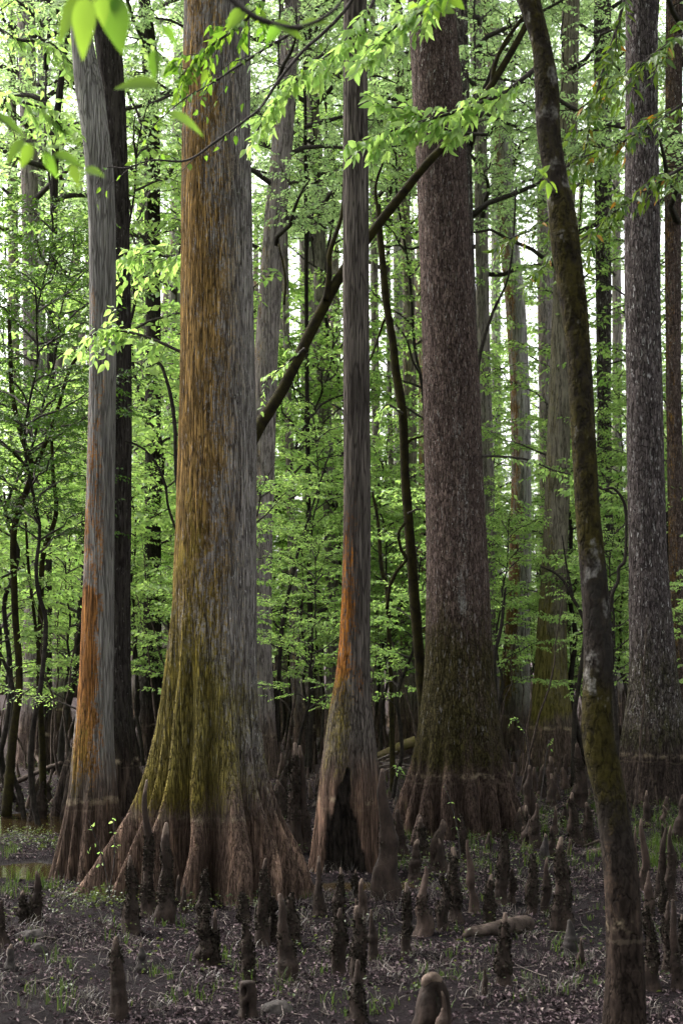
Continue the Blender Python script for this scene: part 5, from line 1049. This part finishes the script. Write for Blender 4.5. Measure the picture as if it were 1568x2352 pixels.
# arched stump at the bottom
def arched():
    d = dep(2385); s = d / FPX; bx = (506.3 + .34375 * 1400 - 784) * s; z0 = g1(bx, d) - .05; root = thing('arched_stump', (bx, d + .12, z0), 'black arched stump with pale bent crown at the bottom edge', 'stump')
    def pt(zx, zy, dy=0): return np.array([(506.3 + .34375 * zx - 784) * s - bx, dy, CAM_H - (1551.7 + .34375 * zy - HORIZON) * s - z0])
    p = spline([np.append(pt(1370, 2440), .34375 * 95 * s), np.append(pt(1378, 2280), .34375 * 88 * s), np.append(pt(1388, 2170), .34375 * 76 * s), np.append(pt(1410, 2105), .34375 * 60 * s), np.append(pt(1450, 2090), .34375 * 52 * s), np.append(pt(1490, 2150), .34375 * 50 * s), np.append(pt(1500, 2240), .34375 * 50 * s), np.append(pt(1505, 2430), .34375 * 56 * s)], 46)
    v, q, t = tube(p[:, :3], p[:, 3], 24, rough=.5, seed=3); mb = MB(); mb.add(v, q, t); obj('stump_body', mb.mesh('stump_body', M['knee']), root)
    p = spline([np.append(pt(1440, 2120, .02), .34375 * 50 * s), np.append(pt(1445, 2250, .02), .34375 * 60 * s), np.append(pt(1445, 2440, .02), .34375 * 70 * s)], 14)
    v, q, t = tube(p[:, :3], p[:, 3], 18, rough=.5, seed=5); mb = MB(); mb.add(v, q, t); obj('hollow_shade_fill', mb.mesh('hollow_shade_fill', M['char_and_dark']), root)  # added black tube standing in for the shade inside the arch
    p = spline([np.append(pt(1365, 2100, -.01), .34375 * 26 * s), np.append(pt(1392, 2050, -.01), .34375 * 36 * s), np.append(pt(1430, 2040, -.01), .34375 * 36 * s), np.append(pt(1480, 2068, -.01), .34375 * 24 * s)], 18)
    v, q, t = tube(p[:, :3], p[:, 3], 14, rough=.25, seed=8); mb = MB(); mb.add(v, q, t); obj('crown_wood', mb.mesh('crown_wood', M['tip']), root)
arched()
def log(name, label, pts, mat, cat='log', group=None, sides=12, rough=.16):
    p = np.array([np.append(P(x, y, d), w / 2 / FPX * d) for x, y, d, w in pts]); s = spline(p, max(8, 9 * len(p))); base = s[0, :3].copy()
    v, q, t = tube(s[:, :3] - base, s[:, 3], sides, rough=rough, seed=pts[0][0]); mb = MB(); mb.add(v, q, t)
    return tag(obj(name, mb.mesh(name, mat), loc=base), label, cat, group)
log('fallen_pole', 'pale bare pole slanting up against the black trunk at the left', [(20, 1806, 27.5, 13), (60, 1786, 27.3, 12), (105, 1766, 27.0, 11), (142, 1752, 26.6, 9)], M['log'], 'log')
log('fallen_log', 'yellow-mossed log propped up left of the stout reddish tree', [(868, 1737, 34, 17), (905, 1722, 33.6, 22), (940, 1707, 33.2, 24), (985, 1698, 32.8, 24), (1040, 1700, 32.4, 20)], M['log_moss'])
log('fallen_log', 'short mossy log lying before the orange-tinged grey trunk', [(1144, 1692, 43, 12), (1160, 1690, 43, 14), (1180, 1689, 43, 13)], M['log_moss'])
log('fallen_log', 'dark log half under the crooked mossy tree on its left side', [(1316, 1968, 20.2, 10), (1345, 1962, 20.0, 16), (1385, 1955, 19.8, 20)], M['log'])
log('fallen_log', 'weathered tan log lying behind the tall scaly foreground knee', [(1064, 2150, 14.2, 12), (1080, 2141, 14.25, 24), (1120, 2136, 14.3, 30), (1165, 2128, 14.5, 36), (1206, 2122, 14.7, 38), (1216, 2122, 14.8, 20)], M['log'], rough=.3)
log('fallen_log', 'thin broken branch on the ground left of the crooked mossy tree', [(1312, 1952, 20.6, 4), (1340, 1944, 20.5, 6), (1376, 1930, 20.4, 7)], M['log'])
log('fallen_log', 'thin dark wet log on the mud right of the great tall knee', [(868, 2078, 16.3, 7), (900, 2077, 16.2, 10), (928, 2080, 16.1, 8)], M['stem'])
log('curved_root', 'curved root looping out of the mud left of the double knee', [(446, 2192, 13.6, 5), (426, 2190, 13.6, 7), (410, 2206, 13.4, 8), (412, 2222, 13.2, 8), (424, 2232, 13.1, 5)], M['log'], 'root')
log('bent_root', 'pale bent root standing up at the far left behind the puddles', [(84, 1722, 35, 7), (86, 1738, 35, 10), (92, 1750, 34.8, 10), (98, 1766, 34.6, 6)], M['tip'], 'root')
log('dead_branch', 'thin pale dead branch curving above the small smooth brown tree', [(641, 1604, 36, 3), (655, 1615, 36, 4), (668, 1640, 36.5, 4), (674, 1668, 37, 5)], M['twig_pale'], 'branch')
rs = np.random.RandomState(31)
for k in range(14):
    x0 = 855 + rs.rand() * 60; y0 = 1742 + rs.rand() * 30; ln = 30 + rs.rand() * 55; sl = rs.randn() * .22; d = 30.5 + rs.rand() * 2.5
    log('fallen_stick', 'bare grey stick in the brush heap below the yellow-mossed log', [(x0, y0, d, 3.5), (x0 + ln * .5, y0 - sl * ln * .5 + rs.randn() * 2, d, 4.5), (x0 + ln, y0 - sl * ln, d + rs.randn() * .3, 3)], M['twig_pale'] if k % 3 else M['log'], 'stick', 'sticks of the brush heap', 6, .1)

# ------------------------------------------------------------------ forest floor cover
rs = np.random.RandomState(41)
def scatter(n, y0, y1, pw=1.0, wide=.33):
    y = y0 + (y1 - y0) * rs.rand(n) ** pw; x = (rs.rand(n) * 2 - 1) * (wide * y + .6); return x, y
x, y = scatter(150000, 9.3, 34, 1.3); z = gz(x, y); k = z > WATER_Z; x, y, z = x[k], y[k], z[k]; n = len(x)
cl = vnoise(np.stack([x * 1.3, y * 1.3, 0 * x], 1)); k = rs.rand(n) < np.clip(cl * 2.2 - .35, .15, 1); x, y, z = x[k], y[k], z[k]; n = len(x)
a = rs.rand(n) * 6.283; ax = np.stack([np.cos(a), np.sin(a), rs.randn(n) * .35], 1); nrm = np.array([0, 0, 1.0]) + rs.randn(n, 3) * .5
L = .016 + .05 * rs.rand(n) ** 2.2
lv, lt = leaf_arrays(np.stack([x, y, z + .008 + .015 * rs.rand(n)], 1), ax, nrm, L, L * (.3 + .35 * rs.rand(n)), .45 * rs.choice([-1, 1]), .3)
tag(obj('leaf_litter', mesh('leaf_litter', lv, lt, M['litter'], False)), 'grey-brown fallen leaves littering the mud', kind='stuff')
mb = MB()
for k in range(900):
    yy = 9.8 + 17 * rs.rand() ** 1.3; xx = (rs.rand() * 2 - 1) * (.23 * yy + .3); a = rs.rand() * 6.283; l = .08 + .3 * rs.rand() ** 2; dv = np.array([math.cos(a), math.sin(a) , rs.rand() * .25])
    p0 = np.array([xx, yy, g1(xx, yy) + .012]); p = branch_path(rs, p0, dv, l, 4, .2); v, q, t = tube(p, np.linspace(.004, .0018, 4), 4, cap=False); mb.add(v, q)
tag(obj('twig_litter', mb.mesh('twig_litter', M['twig_pale'])), 'thin dry twigs strewn over the mud', kind='stuff')

def blades(px, n, hgt, width, bend, rs):
    """px Nx3 feet"""
    a = rs.rand(n) * 6.283; out = np.stack([np.cos(a), np.sin(a), 0 * a], 1); h = hgt * (.45 + .8 * rs.rand(n)); w = width * (.7 + .6 * rs.rand(n)); b = bend * (.3 + rs.rand(n) * 1.2)
    side = np.stack([-np.sin(a), np.cos(a), 0 * a], 1) * (w / 2)[:, None]; up = np.array([0, 0, 1.0])
    sg = [(0, 0, 1.0), (.4, .12, .95), (.75, .45, .7), (.95 , 1.0, .06)]
    vs = []
    for (u, o, ww) in sg:
        zz = u * h * (1 - .35 * np.clip(b, 0, 1.2) * u)
        c = px + up * zz[:, None] + out * (o * b * h)[:, None]; vs += [c - side * ww, c + side * ww]
    v = np.stack(vs, 1).reshape(-1, 3); k = np.arange(n)[:, None] * 8
    q = np.concatenate([k + np.array([0, 1, 3, 2]), k + np.array([2, 3, 5, 4]), k + np.array([4, 5, 7, 6])], 1).reshape(-1, 4)
    return v, q
def tufts(centres, per, spread, hgt, width, bend, mat, name, label):
    cs = np.array(centres); idx = np.repeat(np.arange(len(cs)), per); n = len(idx)
    x = cs[idx, 0] + rs.randn(n) * spread; y = cs[idx, 1] + rs.randn(n) * spread; z = gz(x, y) - .01; ok = z > WATER_Z + .005
    x, y, z, idx = x[ok], y[ok], z[ok], idx[ok]; n = len(x); sc = cs[idx, 2] if cs.shape[1] > 2 else 1
    v, q = blades(np.stack([x, y, z], 1), n, hgt * sc, width, bend, rs)
    tag(obj(name, mesh(name, v, q, mat, False)), label, kind='stuff')
def zone(x0, x1, y0, y1, n, s=1.0):
    yy = y0 + (y1 - y0) * rs.rand(n); d = FH / (yy - HORIZON); xx = x0 + (x1 - x0) * rs.rand(n); return np.stack([(xx - 784) / FPX * d, d, s * (.6 + .7 * rs.rand(n))], 1)
G = np.vstack([zone(0, 130, 1950, 2060, 40, 1.1), zone(1200, 1568, 1840, 2010, 110, 1.0), zone(1480, 1568, 1880, 2000, 50, 1.2), zone(900, 1250, 1900, 2010, 60, .8), zone(0, 600, 2060, 2340, 45, .7), zone(600, 1568, 2060, 2345, 60, .7),
               zone(640, 720, 1880, 1960, 14, 1.0), zone(880, 960, 1760, 1830, 16, .9), zone(1160, 1400, 1690, 1830, 45, .7), zone(1250, 1330, 2080, 2330, 7, 1.1)])
tufts(G, 9, .035, .20, .0075, .5, M['grass'], 'grass', 'sparse fresh green grass in the mud')
GD = np.vstack([zone(-350, 1950, 2040, 2345, 500, .8), zone(-350, 1950, 1900, 2080, 440, .9), zone(-250, 1820, 1680, 1900, 360, .9), zone(560, 900, 2060, 2150, 40, 1.1)])
tufts(GD, 10, .05, .17, .0045, .9, M['grass_dry'], 'dry_grass', 'thin pale dry grass in the mud')
# small leafy herbs
H_ = np.vstack([zone(0, 140, 1860, 1960, 150), zone(120, 320, 2050, 2110, 70), zone(300, 620, 2050, 2110, 60), zone(860, 1300, 1880, 2060, 200), zone(1200, 1568, 1780, 1960, 190), zone(0, 1568, 2060, 2330, 110), zone(640, 700, 1740, 1960, 50), zone(0, 150, 1700, 1860, 120), zone(620, 760, 1640, 1760, 80)])
idx = np.repeat(np.arange(len(H_)), 7); n = len(idx); px = np.stack([H_[idx, 0] + rs.randn(n) * .05, H_[idx, 1] + rs.randn(n) * .05, 0 * idx], 1); px[:, 2] = gz(px[:, 0], px[:, 1]); px = px[px[:, 2] > WATER_Z]; n = len(px); px[:, 2] += .02 + rs.rand(n) * .13
a = rs.rand(n) * 6.283; L = .02 + .03 * rs.rand(n)
lv, lt = leaf_arrays(px, np.stack([np.cos(a), np.sin(a), .2 + .4 * rs.randn(n)], 1), np.array([0, 0, 1.0]) + rs.randn(n, 3) * .55, L, L * .6)
tag(obj('ground_herbs', mesh('ground_herbs', lv, lt, M['herb'], False)), 'small pale-green leafy herbs on the swamp floor', kind='stuff')
# far floor: short dark knees and brush that read as one mass
mb = MB()
for k in range(1500):
    d = 26 + 40 * rs.rand(); xx = (rs.rand() * 2 - 1) * (.24 * d); h = .15 + .5 * rs.rand() ** 2; r = .03 + .06 * rs.rand()
    p = branch_path(rs, (xx, d, -.05), (rs.randn() * .12, rs.randn() * .12, 1), h, 5, .12); v, q, t = tube(p, r * np.array([1.3, 1, .75, .55, .3]), 6); mb.add(v, q, t)
tag(obj('far_knees', mb.mesh('far_knees', M['knee_red'])), 'dark field of small knees far back under the trees', kind='stuff')
mb = MB()
for k in range(900):
    d = 25 + 38 * rs.rand(); xx = (rs.rand() * 2 - 1) * (.24 * d); l = .4 + 1.2 * rs.rand() ** 2
    if k < 130: l = 2.5 + 3.5 * rs.rand()
    p = branch_path(rs, (xx, d, -.05), (rs.randn() * .6, rs.randn() * .6, rs.rand() * 1.2) if k >= 130 else (rs.randn() * .12, 0, 1), l, 5 if k >= 130 else 12, .25 if k >= 130 else .14); v, q, t = tube(p, np.linspace(.009 if k >= 130 else .028, .003, len(p)), 4, cap=False); mb.add(v, q)
tag(obj('far_brush', mb.mesh('far_brush', M['log'])), 'thin dry brush far back on the swamp floor', kind='stuff')
